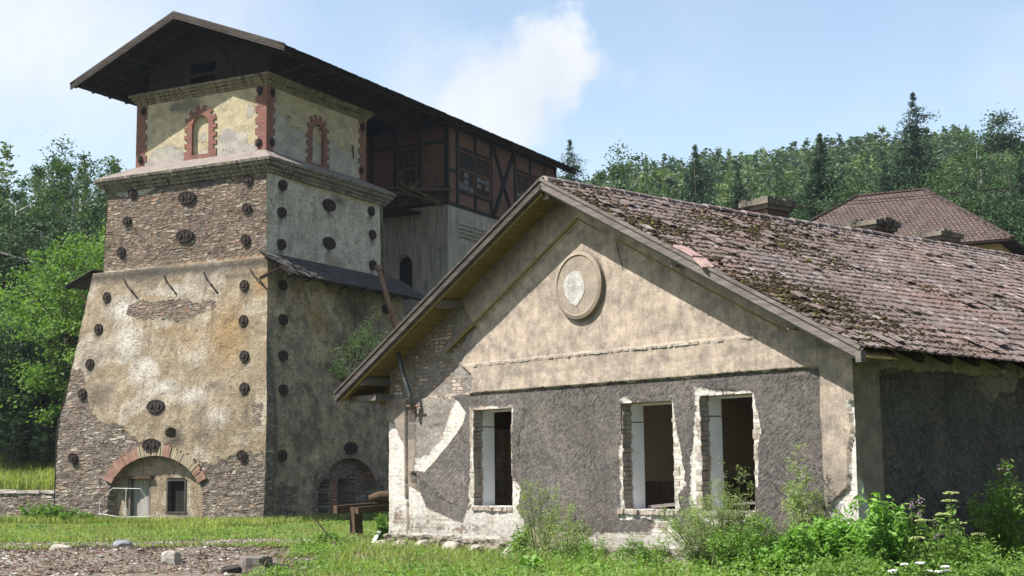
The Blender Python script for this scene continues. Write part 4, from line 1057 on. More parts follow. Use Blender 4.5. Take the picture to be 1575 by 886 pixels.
W_br = [[(11.7, 3.06), (11.7, 3.5), (10.86, 3.95), (10.37, 4.2), (9.7, 4.55), (9.2, 4.5), (8.9, 4.1), (9.1, 3.8), (9.23, 3.63), (8.86, 3.4), (8.85, 3.05), (9.4, 3.0)], [(10.91, .6), (10.39, .66), (9.54, .63), (8.44, .51), (7.9, .35), (10.91, .28)],
        [(4.3, .74), (3.7, .78), (3.6, .6), (3.95, .56), (4.2, .6)], [(2.8, .9), (2.2, .9), (2.1, .8), (2.7, .76)], [(11.2, .9), (10.95, .9), (10.95, .5), (11.5, .4), (11.6, .6)], [(10.2, 2.45), (9.8, 2.5), (9.85, 2.3), (10.1, 2.3)]]
W_mo = [[(11.7, 3.06), (11.7, 3.6), (10.86, 4.05), (10.37, 4.3), (9.7, 4.65), (9.1, 4.7), (8.75, 4.2), (9.0, 3.8), (9.13, 3.63), (8.76, 3.4), (8.75, 3.06), (9.4, 3.05)], [(10.57, 3.04), (9.38, 2.98), (9.48, 2.71), (9.72, 2.26), (10.19, 1.85), (10.62, 1.8), (10.64, 2.42)], [(9.6, 4.7), (9.0, 4.75), (8.65, 4.3), (8.9, 4.1), (9.2, 4.4)], [(9.0, 3.1), (8.7, 3.3), (9.1, 3.62), (9.35, 3.4)], [(10.9, 1.3), (10.5, 1.2), (10.45, .7), (10.9, .62)]]


def mx(polys): return lambda u, z: np.maximum.reduce([sdf(u, z, p) for p in polys])


def g_rough(u, z): return sdf(u, z, P_rough)
def g_brick(u, z):
    a = mx(W_br)(u, z); return a
def g_dark_tone(u, z):  # darkens outward towards the rakes and in a ring round the relief
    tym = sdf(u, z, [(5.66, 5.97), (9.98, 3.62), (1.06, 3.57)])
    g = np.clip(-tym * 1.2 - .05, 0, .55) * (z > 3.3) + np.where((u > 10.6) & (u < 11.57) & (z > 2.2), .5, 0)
    g += np.where((u > 10.55) & (u < 10.93) & (z < 3.03), .55, 0) + np.exp(-((z - 3.55) / .06) ** 2) * .25 + (np.clip(1.9 - z, 0, 1) * .6 * (u < .6)) + (u < .6) * np.clip(u * 1.0 - .15, 0, .3)  # includes the dark stains on the corner pilaster
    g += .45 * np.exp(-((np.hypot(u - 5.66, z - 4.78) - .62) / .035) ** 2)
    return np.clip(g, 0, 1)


def gable_depth(u, z):
    r_ = g_rough(u, z) > 0; w = mx(W_wh)(u, z); bk = g_brick(u, z); mo = mx(W_mo)(u, z)
    d = np.full(u.shape, -.005)
    d = np.where(z > 3.035, -.045, d)                       # upper zone stands proud of the rough-cast
    tym = sdf(u, z, [(5.66, 5.93), (9.95, 3.60), (1.10, 3.585)]); d = np.where((z > 3.585) & (tym > 0), -.005, d)
    d = np.where(r_, .0, d)
    d = np.where(u < .57, -.04, d); d = np.where((u > 10.93), -.04, d)
    d = np.where(w > 0, np.where(r_ | (z < 3.03), .018, d + .02), d); d = np.where(mo > 0, .012, d); d = np.where(bk > 0, .028, d)
    d += vnoise(u, z, 51, 1.5, 4) * .012 + vnoise(u, z, 52, 9, 3) * np.where(r_, .006, .003) + np.where(w > 0, vnoise(u, z, 53, 14, 2) * .008, 0)
    d = np.where(rect(u, z, 10.86, 10.93, .4, 2.98), .09, d); d = np.where(rect(u, z, 10.58, 10.84, 2.55, 2.82), .12, d); d = np.where(rect(u, z, 10.6, 10.78, 1.31, 1.53), .12, d)
    st = z < .3 + vnoise(u, z * 0, 54, 2, 3) * .06
    d = np.where(st, -.10 + np.abs(vnoise(u * 2.2, z * 4, 55, 1.3, 3)) * .14 - .03, d)
    return d


uax = axis_lines(-.046, GW, .0225, (.57, 10.86, 10.93, 10.58, 10.84) + tuple(w for q in WIN for w in q[:2]))
zax = axis_lines(-.5, 6.6, .0225, (3.035, 2.98, 3.585) + tuple(w for q in WIN for w in q[2:]))
ugap = lambda u, z: ~np.logical_or.reduce([rect(u, z, *q) for q in WIN]) & (z < hz(u) - .09)
grid('gable_wall', uax, zax, lambda u, z: loc(np.stack([u, gable_depth(u, z), z], -1)), M['gable'], keep=ugap, parent=house,
     attrs={'rough': g_rough, 'white': mx(W_wh), 'brick': g_brick, 'mortar': mx(W_mo), 'dark_tone': g_dark_tone, 'stone': lambda u, z: .3 - z + vnoise(u, z * 0, 54, 2, 3) * .06})
# round relief
b = MB(); n = 40; cu, czz = 5.66, 4.79; ru, rzz = .60, .60; ps = [(1.0, -.02), (1.0, -.095), (.9, -.12), (.86, -.10), (.0, -.10)]
V = []
for k, (s_, d) in enumerate(ps[:-1]):
    V += [(cu + ru * s_ * math.cos(2 * math.pi * i / n), d, czz + rzz * s_ * math.sin(2 * math.pi * i / n)) for i in range(n)]
F = [(k * n + i, k * n + (i + 1) % n, (k + 1) * n + (i + 1) % n, (k + 1) * n + i) for k in range(3) for i in range(n)] + [tuple(3 * n + i for i in range(n))]
b.add(V, F); med = b.build('round_relief', m_plain('relief_render', (.27, .225, .18), (.47, .39, .30), 4, (.13, .11, .10), .7, drip=False), house, HF)
b = MB(); pl_ = [(6.03, 4.82), (5.93, 4.98), (5.76, 5.06), (5.6, 5.03), (5.49, 4.86), (5.46, 4.7), (5.55, 4.55), (5.7, 4.42), (5.85, 4.5), (5.98, 4.66)]
b.prism([(u, z) for u, z in pl_], 1, -.108, -.096); b.build('exposed_plaster', m_plain('raw_white_plaster', (.45, .43, .4), (.75, .73, .69), 9, (.2, .18, .15), .5, bump=.9, bd=.03), med, HF)
# ledge strip of broken white plaster
b = MB(); r = random.Random(5); u = 1.7
while u < 8.6:
    w = r.uniform(.04, .12); b.box((u, -.045 - r.uniform(.0, .022), 3.555 + r.uniform(-.008, .006)), (u + w, -.02, 3.585 + r.uniform(0, .012)), jit=.004); u += w
b.build('ledge', M['white_brick'], house, HF)

b = MB(); b.beam((5.68, -.045, 5.985), (9.55, -.045, 3.875), .055, .05, (0, 0, 1)); b.beam((5.66, -.035, 5.975), (1.1, -.035, 3.60), .03, .03, (0, 0, 1)); b.each('raking_moulding', M['wood_y'], house, HF)
# openings: rough outer brick reveal, then smooth white lining
for i, (a, c, z0, z1) in enumerate(WIN):
    r = random.Random(i + 20); b = MB()
    z = z0
    while z < z1:           # broken brick ends left and right
        h = .078; 
        b.box((c + r.uniform(-.03, .015), .02 + r.uniform(-.01, .01), z), (c + .12, .235, min(z + h - .006, z1)), jit=.006)
        b.box((a - .12, .02 + r.uniform(-.01, .01), z), (a + r.uniform(-.015, .02), .235, min(z + h - .006, z1)), jit=.006); z += h
    b.box((a - .1, .03, z1 - .005), (c + .1, .235, z1 + .12)); u = a
    while u < c: w = r.uniform(.1, .2); b.box((u, -.0 - r.uniform(0, .05), z0 - .09), (u + w - .01, .3, z0 - r.uniform(0, .03)), jit=.01); u += w
    b.build('brick_reveal', M['white_brick'], house, HF)
    b = MB(); zs_ = z1 - .32
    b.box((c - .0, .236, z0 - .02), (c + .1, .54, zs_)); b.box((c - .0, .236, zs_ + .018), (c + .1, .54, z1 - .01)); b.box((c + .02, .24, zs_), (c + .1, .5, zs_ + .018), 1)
    b.box((a - .1, .236, z0 - .02), (a, .54, z1)); b.box((a, .236, z1 - .03), (c, .54, z1 + .1)); b.box((a, .236, z0 - .1), (c, .54, z0 - .012))
    b.build('white_lining', [M['white_pl'], M['black']], house, HF)
b = MB(); b.beam((2.2, .42, .95), (2.05, .5, 2.3), .09, .03); b.beam((2.9, .45, 1.0), (2.0, .48, 1.05), .05, .04); b.beam((4.6, .5, .94), (3.8, .45, 1.0), .07, .05); b.beam((8.0, .5, 2.6), (7.9, .46, 1.1), .06, .03); b.each('broken_frame_piece', M['wood_g'], house, HF)
# room behind
b = MB()
segs = [(.02, 1.77), (3.07, 3.46), (4.84, 7.53), (8.88, GW - .02)]
for a, c in segs: b.box((a, .15, -.2), (c, .55, 3.2))
for a, c, z0, z1 in WIN: b.box((a - .1, .25, -.2), (c + .1, .55, z0 - .1)); b.box((a - .1, .25, z1 + .1), (c + .1, .55, 3.2))
b.box((.3, .55, 3.15), (GW - .3, 9, 3.2)); b.box((.3, .55, -.2), (GW - .3, 9, .12)); b.box((.35, 5.2, .1), (GW - .3, 5.35, 3.16)); b.box((6.0, .55, .1), (6.15, 2.7, 3.16)); b.box((6.0, 3.5, .1), (6.15, 5.2, 3.16)); b.box((6.0, 2.7, 2.15), (6.15, 3.5, 3.16))
b.box((GW - .3, .5, -.3), (GW - .05, HL, 3.25)); b.box((9.8, 2.2, .12), (10.0, 5.2, 2.4), 0)
b.build('interior_wall', M['inside'], house, HF)
b = MB(); b.box((5.985, .56, .12), (5.999, 2.62, 1.35)); b.box((5.985, 3.58, .12), (5.999, 5.19, 1.35)); b.each('painted_dado', m_plain('brown_dado_paint', (.22, .19, .12), (.32, .27, .18), 2, (.5, .45, .4), .6), house, HF)
b = MB()
for v0 in (2.62, 3.5): b.box((5.97, v0, .1), (6.0, v0 + .08, 2.2))
b.box((5.97, 2.62, 2.2), (6.0, 3.58, 2.28)); b.each('inner_door_frame', M['wood_g'], house, HF)
b = MB(); r = random.Random(44); z = .12
while z < 2.4: b.box((9.9 + r.uniform(-.04, .04), 1.5 + r.uniform(-.05, .03), z), (10.3, 1.9, z + .075), jit=.008); z += .082
b.build('broken_pier', M['white_brick'], house, HF)


# flank wall in shade
def sd(v, z):
    d = np.where(z > 3.0, -.05, 0.) + np.where(v < .62, -.045, 0) * (z <= 3.0); d = d + vnoise(v, z, 61, 1.5, 4) * .01 + vnoise(v, z, 62, 9, 3) * .005
    return d


rgh = lambda v, z: np.minimum(3.0 - z, v - .62)
P_sb = [(3.1, 3.32), (3.15, 3.2), (3.35, 3.1), (3.5, 2.98), (4.1, 2.98), (4.2, 3.1), (4.3, 3.32)]
P_sm = [(2.95, 2.9), (3.2, 2.8), (3.3, 3.0), (4.0, 2.98), (4.3, 3.3), (4.6, 3.3), (4.5, 2.95), (4.35, 2.75), (4.1, 2.7), (3.9, 2.78), (3.75, 2.6), (3.6, 2.55), (3.4, 2.75)]
grid('flank_wall', axis_lines(-.042, HL, .04, (.62,)), axis_lines(-.5, 3.42, .04, (3.0,)), lambda v, z: loc(np.stack([sd(v, z), v, z], -1)), M['gable'], flip=True, parent=house,
     attrs={'rough': rgh, 'brick': lambda v, z: sdf(v, z, P_sb), 'mortar': lambda v, z: sdf(v, z, P_sm), 'white': lambda v, z: sdf(v, z, [(-.2, .4), (-.2, 1.5), (.12, 1.4), (.2, 1.1), (.4, .9), (.45, .3)]) - .02,
            'stone': lambda v, z: .15 - z, 'dark_tone': lambda v, z: np.where(v < .62, .55, .05) + np.where(z > 3, .2, 0)})  # pilaster and frieze toned darker than the rest
b = MB(); b.box((.05, HL - .3, -.4), (GW - .05, HL, 3.2)); b.prism([(.1, 3.2), (GW - .1, 3.2), (UC, 6.4)], 1, HL - .3, HL); b.build('rear_wall', M['concrete'], house, HF)

# ------- roof
OV = .65; RU0 = UC - 6.58; RLEN = HL + .6
tw, th = .195, .265; SL = 6.58 * math.hypot(1, HS)


def tile_h(v, s):
    """relief of interlocking tiles; s = distance down the slope"""
    row = np.floor(s / th); f = s / th - row; r = np.random.default_rng(3); jit = r.uniform(-1, 1, (400, 400))
    col = np.floor(v / tw + .5 * (row % 2) * 0); g = v / tw - col
    ji = jit[(row.astype(int)) % 400, (col.astype(int)) % 400]; jk = jit[(row.astype(int) + 77) % 400, (col.astype(int) + 31) % 400]
    h = .021 * f + ji * .005 + jk * (g - .5) * .013
    h += .016 * np.exp(-((g - .08) / .09) ** 2)
    return h


def roof_xyz(v, s, lift=0.):
    sag = -.05 * np.sin(np.clip(v / 9, 0, 3) * math.pi) * .6 + vnoise(v, s, 71, .35, 3) * .03
    h = tile_h(v, s) + lift; un = 1 / math.hypot(1, HS); u = UC - s * un; z = RZ - s * un * HS + sag
    return np.stack([u - h * HS * un, v - OV, z + h * un], -1)


def joint(v, s):
    g = v / tw - np.floor(v / tw); f = s / th - np.floor(s / th)
    return np.maximum(np.exp(-((g - .99) / .05) ** 2) + np.exp(-((g - .0) / .05) ** 2), np.exp(-((f - .0) / .045) ** 2)) * .9


def mossm(v, s):
    m_ = vnoise(v, s, 81, .45, 4) * .8 + .2; m_ += .45 * np.exp(-((v - 1.2) / 2.2) ** 2) * np.exp(-((s - SL + 2.2) / 1.6) ** 2) + .35 * np.exp(-((v - .4) / 1.4) ** 2) + .3 * np.exp(-((s - 1) / 1.4) ** 2) * np.exp(-(v / 8) ** 2)
    m_ -= .5 * np.exp(-((v - 6) / 2.5) ** 2) * np.exp(-((s - SL) / 3) ** 2)
    return m_


vax = np.concatenate([np.arange(0, 9, .0215), np.arange(9, 19, .043), np.arange(19, RLEN + .01, .1)])
sax = np.arange(0, SL + .001, SL / 300)
ro = grid('roof', vax, sax, lambda v, s: loc(roof_xyz(v, s)), M['tiles'], parent=house, smooth=False, attrs={'joint': joint, 'moss': lambda v, s: mossm(v, s) - .55})
# far slope and underside structure
b = MB(); ul = UC + 6.58
b.prism([(UC, RZ + .0), (ul, RZ - 6.58 * HS), (ul, RZ - 6.58 * HS - .05), (UC, RZ - .05)], 1, -OV, RLEN - OV)
r = random.Random(9); v = -OV
for row in range(20):
    k = row / 20; u = UC + 6.58 * k; zz = RZ - 6.58 * k * HS; b.beam((u - .02, -OV + .1, zz + .035 + r.uniform(0, .01)), (u + .35, -OV + .1, zz - .37 * HS + .045 + r.uniform(0, .012)), .26, .018)
b.build('far_slope_tile', M['tiles'], ro, HF)
b = MB(); k = 0; v = -OV + .02   # ridge tiles
r = random.Random(10)
while v < RLEN - OV:
    L = .38; n = 7; rr = .13
    for (va, ra_), (vb, rb_) in (((v, rr), (v + L + .02, rr * .88)),):
        dz = r.uniform(-.012, .012) - .05 * math.sin(min(max((v + OV) / 9, 0), 3) * math.pi) * .6
        V = []
        for vv, q in ((va, ra_), (vb, rb_)):
            V += [(UC + q * math.cos(math.pi * (i / (n - 1))), vv, RZ - .035 + dz + q * .8 * math.sin(math.pi * i / (n - 1))) for i in range(n)]
        F = [(i, i + 1, n + i + 1, n + i) for i in range(n - 1)] + [tuple(range(n))]
        b.add(V, F)
    v += L
b.build('ridge_tile', M['tiles'], ro, HF, recalc=False)
# loose tiles lifted here and there
b = MB(); r = random.Random(11); RT = random.Random(12)
def roofpt(v, s, lift=.0):
    p = roof_xyz(np.array([v]), np.array([s]), lift)[0]; return Vector(p)
for k in range(110):
    v = r.uniform(.1, 16); s = r.uniform(.2, SL - .2); v = round(v / tw) * tw + .01; s = round(s / th) * th
    a_ = roofpt(v + .1, s + .02, .05 + r.uniform(0, .01)); c_ = roofpt(v + .1 + r.uniform(-.04, .04), min(s + th, SL), .045 + r.uniform(0, .02))
    b.beam(a_, c_, tw * .93, .014, (-HS, 0, 1))
b.build('loose_tile', M['tiles'], ro, HF, kind='stuff')
# moss tufts: nobody could count them
def blob_cloud(centers, radii, squash=.5, seed=1):
    r = np.random.default_rng(seed); ico = []; phi = (1 + 5 ** .5) / 2
    base = np.array([(-1, phi, 0), (1, phi, 0), (-1, -phi, 0), (1, -phi, 0), (0, -1, phi), (0, 1, phi), (0, -1, -phi), (0, 1, -phi), (phi, 0, -1), (phi, 0, 1), (-phi, 0, -1), (-phi, 0, 1)]) / 1.9
    Fb = np.array([(0, 11, 5), (0, 5, 1), (0, 1, 7), (0, 7, 10), (0, 10, 11), (1, 5, 9), (5, 11, 4), (11, 10, 2), (10, 7, 6), (7, 1, 8), (3, 9, 4), (3, 4, 2), (3, 2, 6), (3, 6, 8), (3, 8, 9), (4, 9, 5), (2, 4, 11), (6, 2, 10), (8, 6, 7), (9, 8, 1)])
    n = len(centers); V = base[None] * r.uniform(.6, 1.3, (n, 12, 1)); V = V * np.asarray(radii)[:, None, None] * np.stack([r.uniform(.7, 1.5, n), r.uniform(.7, 1.5, n), np.full(n, squash)], -1)[:, None]
    a = r.uniform(0, 6.28, n); c, s_ = np.cos(a), np.sin(a); x = V[..., 0] * c[:, None] - V[..., 1] * s_[:, None]; y = V[..., 0] * s_[:, None] + V[..., 1] * c[:, None]
    V = np.stack([x, y, V[..., 2]], -1) + np.asarray(centers)[:, None]
    F = (Fb[None] + (np.arange(n) * 12)[:, None, None]).reshape(-1, 3)
    return V.reshape(-1, 3), F


mr = np.random.default_rng(5); N = 90000
v = mr.uniform(0, 17, N) ** 1.0; s = mr.uniform(0, SL, N)
onj = mr.random(N); v = np.where(onj < .3, np.round(v / tw) * tw + mr.normal(0, .012, N), v); s = np.where(onj > .42, np.round(s / th) * th + mr.normal(.02, .018, N), s)
v = np.clip(v, .02, 17); s = np.clip(s, .02, SL - .01)
dens = np.clip(mossm(v, s) + vnoise(v, s, 82, 2.5, 3) * .8 + .10, 0, 1.2)
kp = mr.random(N) < dens * .62 * np.clip(1.25 - v / 22, .4, 1); v, s = v[kp], s[kp]
Pm = roof_xyz(v, s, .0); rad = mr.uniform(.009, .03, len(v)) * np.clip(.7 + mossm(v, s), .6, 1.4); big = mr.random(len(v)) < .03; rad = np.where(big, rad * 1.8, rad)
Vm, Fm = blob_cloud(loc(Pm), rad, .6, 3)
link('moss', mesh_np('moss', Vm, Fm, [M['moss'], M['moss_g']], midx=np.repeat((mr.random(len(v)) < .06 + .3 * np.clip(mossm(v, s) - .6, 0, 1)).astype(int), 20)), ro, kind='stuff')
Nm = 2600; v = mr.uniform(0, 14, Nm); Pm = np.stack([UC + mr.normal(0, .09, Nm), v - OV, np.full(Nm, RZ + .055)], -1)

# timber: bargeboards, soffit, purlins, rafter ends
b = MB(); e_r = (UC - 6.60, RZ - 6.60 * HS); e_l = (UC + 6.60, RZ - 6.60 * HS)
vb = -OV - .03
for (uu, zz) in (e_r, e_l):
    if uu > UC: b.box((RU0 - .05, vb - .06, e_r[1] - .2), (RU0 + .04, vb + .06, e_r[1] - .05)); b.build('bargeboard', M['wood_g'], ro, HF); b = MB()
    b.beam((UC, vb, RZ - .085), (uu, vb, zz - .085), .035, .15); b.beam((UC, vb - .028, RZ + .0), (uu, vb - .028, zz + .0), .03, .05)
    b.beam((UC, vb + .03, RZ - .18), (uu, vb + .03, zz - .18), .03, .05)
b.build('bargeboard', M['wood_v'], ro, HF)
b = MB(); r = random.Random(3); k = 0.0
un = 1 / math.hypot(1, HS)
while k < SL - .1:       # soffit boards run front to back on the overhang
    w = .27
    for sg in (-1, 1):
        a_ = UC + sg * k * un; c_ = UC + sg * min(k + w - .012, SL) * un; za = RZ - .12 - k * un * HS; zc_ = RZ - .12 - min(k + w - .012, SL) * un * HS
        b.beam(((a_ + c_) / 2, -OV, (za + zc_) / 2), ((a_ + c_) / 2, .1, (za + zc_) / 2), w - .012, .022, (sg * HS, 0, 1))
    k += w
b.build('soffit_board', M['wood_y'], ro, HF)
b = MB()
b.beam((UC + .05, vb + .07, RZ - .22), (UC + 6.5, vb + .07, RZ - .22 - 6.45 * HS), .05, .1); b.build('verge_batten', M['wood_y'], ro, HF)
b = MB()
for uu, zz, w in ((9.15, 4.78, .2), (11.75, 3.42, .2), (.62, 3.66, .14), (2.9, 4.85, .12), (UC, 6.4, .16)):
    b.box((uu - w / 2, -OV + .08, zz - .09), (uu + w / 2, .1, zz + .07))
b.box((11.45, -.4, 3.02), (12.4, .2, 3.14))
b.each('purlin_end', M['wood_g'], ro, HF)
b = MB(); v = .2
while v < HL:
    b.beam((.3, v, 3.55), (-.55, v, 3.12), .11, .12); v += .74
b.each('rafter_end', M['wood_d'], ro, HF)
b = MB(); b.beam((11.3, .3, 3.6), (12.35, .3, 3.06), .1, .1)
for k in range(12): b.beam((11.4, .4 + k * 1.2, 3.5), (12.4, .4 + k * 1.2, 3.02), .1, .12)
b.each('rafter_end', M['wood_y'], ro, HF)
b = MB(); b.beam((2.75, -OV + .05, hz(2.75) + .07), (2.35, -OV + .05, hz(2.35) + .06), .26, .03); b.beam((2.3, -OV + .02, hz(2.3) + .05), (2.05, -OV - .05, hz(2.05) + .0), .22, .03); b.each('broken_tile', M['pinkclay'], ro, HF)
# chimneys
for (cu_, cv_, ztop) in ((6.75, 6.5, 7.26), (6.75, 10.3, 7.22), (6.75, 12.9, 7.22)):
    b = MB(); b.box((cu_ - .28, cv_ - .36, 5.4), (cu_ + .28, cv_ + .36, ztop - .2)); c = b.build('chimney', m_brick('sooty_chimney_brick', (.10, .07, .06), (.17, .12, .10), (.12, .1, .09)) if cv_ < 7 else bpy.data.materials['sooty_chimney_brick'], ro, HF)
    b = MB(); b.box((cu_ - .34, cv_ - .42, ztop - .27), (cu_ + .34, cv_ + .42, ztop - .18)); b.box((cu_ - .40, cv_ - .49, ztop - .18), (cu_ + .40, cv_ + .49, ztop - .07))
    r = random.Random(int(cv_ * 10))
    for k in range(26): u = cu_ + r.uniform(-.36, .36); vv = cv_ + r.uniform(-.44, .44); w = r.uniform(.04, .11); b.box((u - w, vv - w, ztop - .1), (u + w, vv + w, ztop - .05 + r.uniform(0, .05)), jit=.02)
    b.build('chimney_cap', M['cap'], c, HF)
# downpipe
b = MB(); b.tube([(10.75, -.33, 3.95), (10.62, -.3, 3.5), (10.50, -.22, 3.1), (10.52, -.13, 2.75)], .045, 8); dp = b.build('downpipe', M['pipe'], house, HF, smooth=True)
b = MB(); b.tube([(10.52, -.14, 2.95), (10.52, -.12, 2.76)], .06, 8); b.tube([(10.3, -.12, 2.86), (10.75, -.12, 2.88)], .02, 6); b.build('pipe_clip', M['rust'], dp, HF)
b = MB(); b.tube([(4.75, -.02, 5.45), (4.6, -.03, 4.95)], .006, 4); b.build('wire', M['iron'], house, HF)

# ------------------------------------------------------------------ far house
a2 = .5; FF = Frame((30.53, 84.0, 15.23), a2)
fh = FF.empty('hipped_roof_house', 'distant salmon house with brown hipped tile roof below the wooded hill', 'house')
Lf, Df, RH = 17.6, 13.0, 4.8; z0 = 15.23
b = MB(); b.box((.9, .9, 7), (Lf - .9, Df - .9, z0)); b.build('wall', M['yellow_wall'], fh, FF)
b = MB(); b.box((3.0, .88, z0 - 1.6), (3.6, .91, z0 - .5)); b.box((6.0, .88, z0 - 1.6), (6.9, .91, z0 - .4)); b.build('window', M['wood_fr'], fh, FF)
mt, t = mat('brown_plain_tiles'); uv = t.uv(); c, f = t.brick(uv, .3, .34, .05, (.085, .062, .052), (.165, .11, .09), (.03, .022, .02)); g = t.noise(uv, .8, 6, .6)
c = t.mix(t.mapr(g, .4, .7, 0, .6), c, (.12, .095, .085)); M['ptile'] = finish(mt, t, c, .9, t.bump(t.mapr(f, 0, 1, 1, 0), .8, .05), .15)
def fr_slopes():
    A = (0, 0, z0); B_ = (Lf, 0, z0); C_ = (Lf, Df, z0); D_ = (0, Df, z0); R1 = (Df / 2, Df / 2, z0 + RH); R2 = (Lf - Df / 2, Df / 2, z0 + RH)
    V = [A, B_, C_, D_, R1, R2]; F = [(0, 1, 5, 4), (1, 2, 5), (2, 3, 4, 5), (3, 0, 4)]
    Vl = loc(np.array(V), z0); sl = math.hypot(Df / 2, RH)
    me = mesh_np('roof', Vl[[0, 1, 5, 4, 1, 2, 5, 2, 3, 4, 5, 3, 0, 4]], [(0, 1, 2, 3), (4, 5, 6), (7, 8, 9, 10), (11, 12, 13)], M['ptile'],
                 uv=[(0, 0), (Lf, 0), (Lf - Df / 2, sl), (Df / 2, sl), (0, 0), (Df, 0), (Df / 2, sl), (0, 0), (Lf, 0), (Lf - Df / 2, sl), (Df / 2, sl), (0, 0), (Df, 0), (Df / 2, sl)])
    return link('roof', me, fh)
fro = fr_slopes()
b = MB(); b.box((.03, .03, z0 - .13), (Lf - .03, Df - .03, z0 - .01)); b.build('eaves', M['wood_d'], fro, FF)
b = MB()
for p, q in (((0, 0, z0), (Df / 2, Df / 2, z0 + RH)), ((Df / 2, Df / 2, z0 + RH), (Lf - Df / 2, Df / 2, z0 + RH)), ((Lf - Df / 2, Df / 2, z0 + RH), (Lf, 0, z0)), ((0, Df, z0), (Df / 2, Df / 2, z0 + RH))):
    n = int(math.dist(p, q) / .4); r = random.Random(4)
    for k in range(n):
        a_ = Vector(p).lerp(Vector(q), k / n); c_ = Vector(p).lerp(Vector(q), (k + 1.1) / n); b.beam(a_ + Vector((0, 0, .05 + r.uniform(0, .03))), c_ + Vector((0, 0, .04)), .26, .12)
b.build('ridge_tile', M['ptile'], fro, FF)

# low roofs glimpsed among the trees on the left
for i, (x, y, zt, w, lab) in enumerate(((-31.5, 89, 15.4, 5.0, 'grey shed roof showing between trees at the left edge'), (-26.5, 90, 15.9, 3.6, 'small grey shed roof peeping out beside the tower under the birches'))):
    sh = bpy.data.objects.new('shed', None); COL.objects.link(sh); sh.location = (x, y, gz(x, y)); sh.rotation_euler = (0, 0, -.15); sh['label'] = lab; sh['category'] = 'shed'
    zt -= gz(x, y)
    b = MB(); b.prism([(-w, zt - 1.5), (0, zt), (w, zt - 1.5), (w, zt - 1.6), (0, zt - .12), (-w, zt - 1.6)], 1, -4, 4); b.build('roof', m_plain('grey_felt_roof' + 'ab'[i], (.26, .25, .25), (.36, .35, .35), .6, (.12, .11, .1), .4), sh)
    b = MB(); b.box((-w + .4, -3.6, -1), (w - .4, 3.6, zt - 1.5)); b.build('wall', M['wood_d'], sh)

# ------------------------------------------------------------------ VEGETATION
def leaves(C, size, seed=1, aspect=.5, up_=.3, fold=.25, D=None):
    """one folded leaf (2 triangles sharing the rib) at each centre C; returns verts, faces, rnd"""
    r = np.random.default_rng(seed); n = len(C)
    if D is None:
        D = r.normal(0, 1, (n, 3)); D[:, 2] = D[:, 2] * .6 - .15
    D = D / np.linalg.norm(D, axis=1, keepdims=True)
    Nn = r.normal(0, .8, (n, 3)); Nn[:, 2] += up_ * 3; Sd = np.cross(D, Nn); Sd /= np.linalg.norm(Sd, axis=1, keepdims=True) + 1e-9; Nn = np.cross(Sd, D)
    L = (np.asarray(size) * r.uniform(.7, 1.3, n))[:, None]; Wd = L * aspect
    a = C - D * L * .5; b_ = C + D * L * .5; l = C + Sd * Wd * .5 + Nn * L * fold * .3; q = C - Sd * Wd * .5 + Nn * L * fold * .3
    V = np.stack([a, l, b_, q], 1).reshape(-1, 3); F = np.arange(n * 4).reshape(-1, 4)
    return V, F, np.repeat(r.random(n), 4)


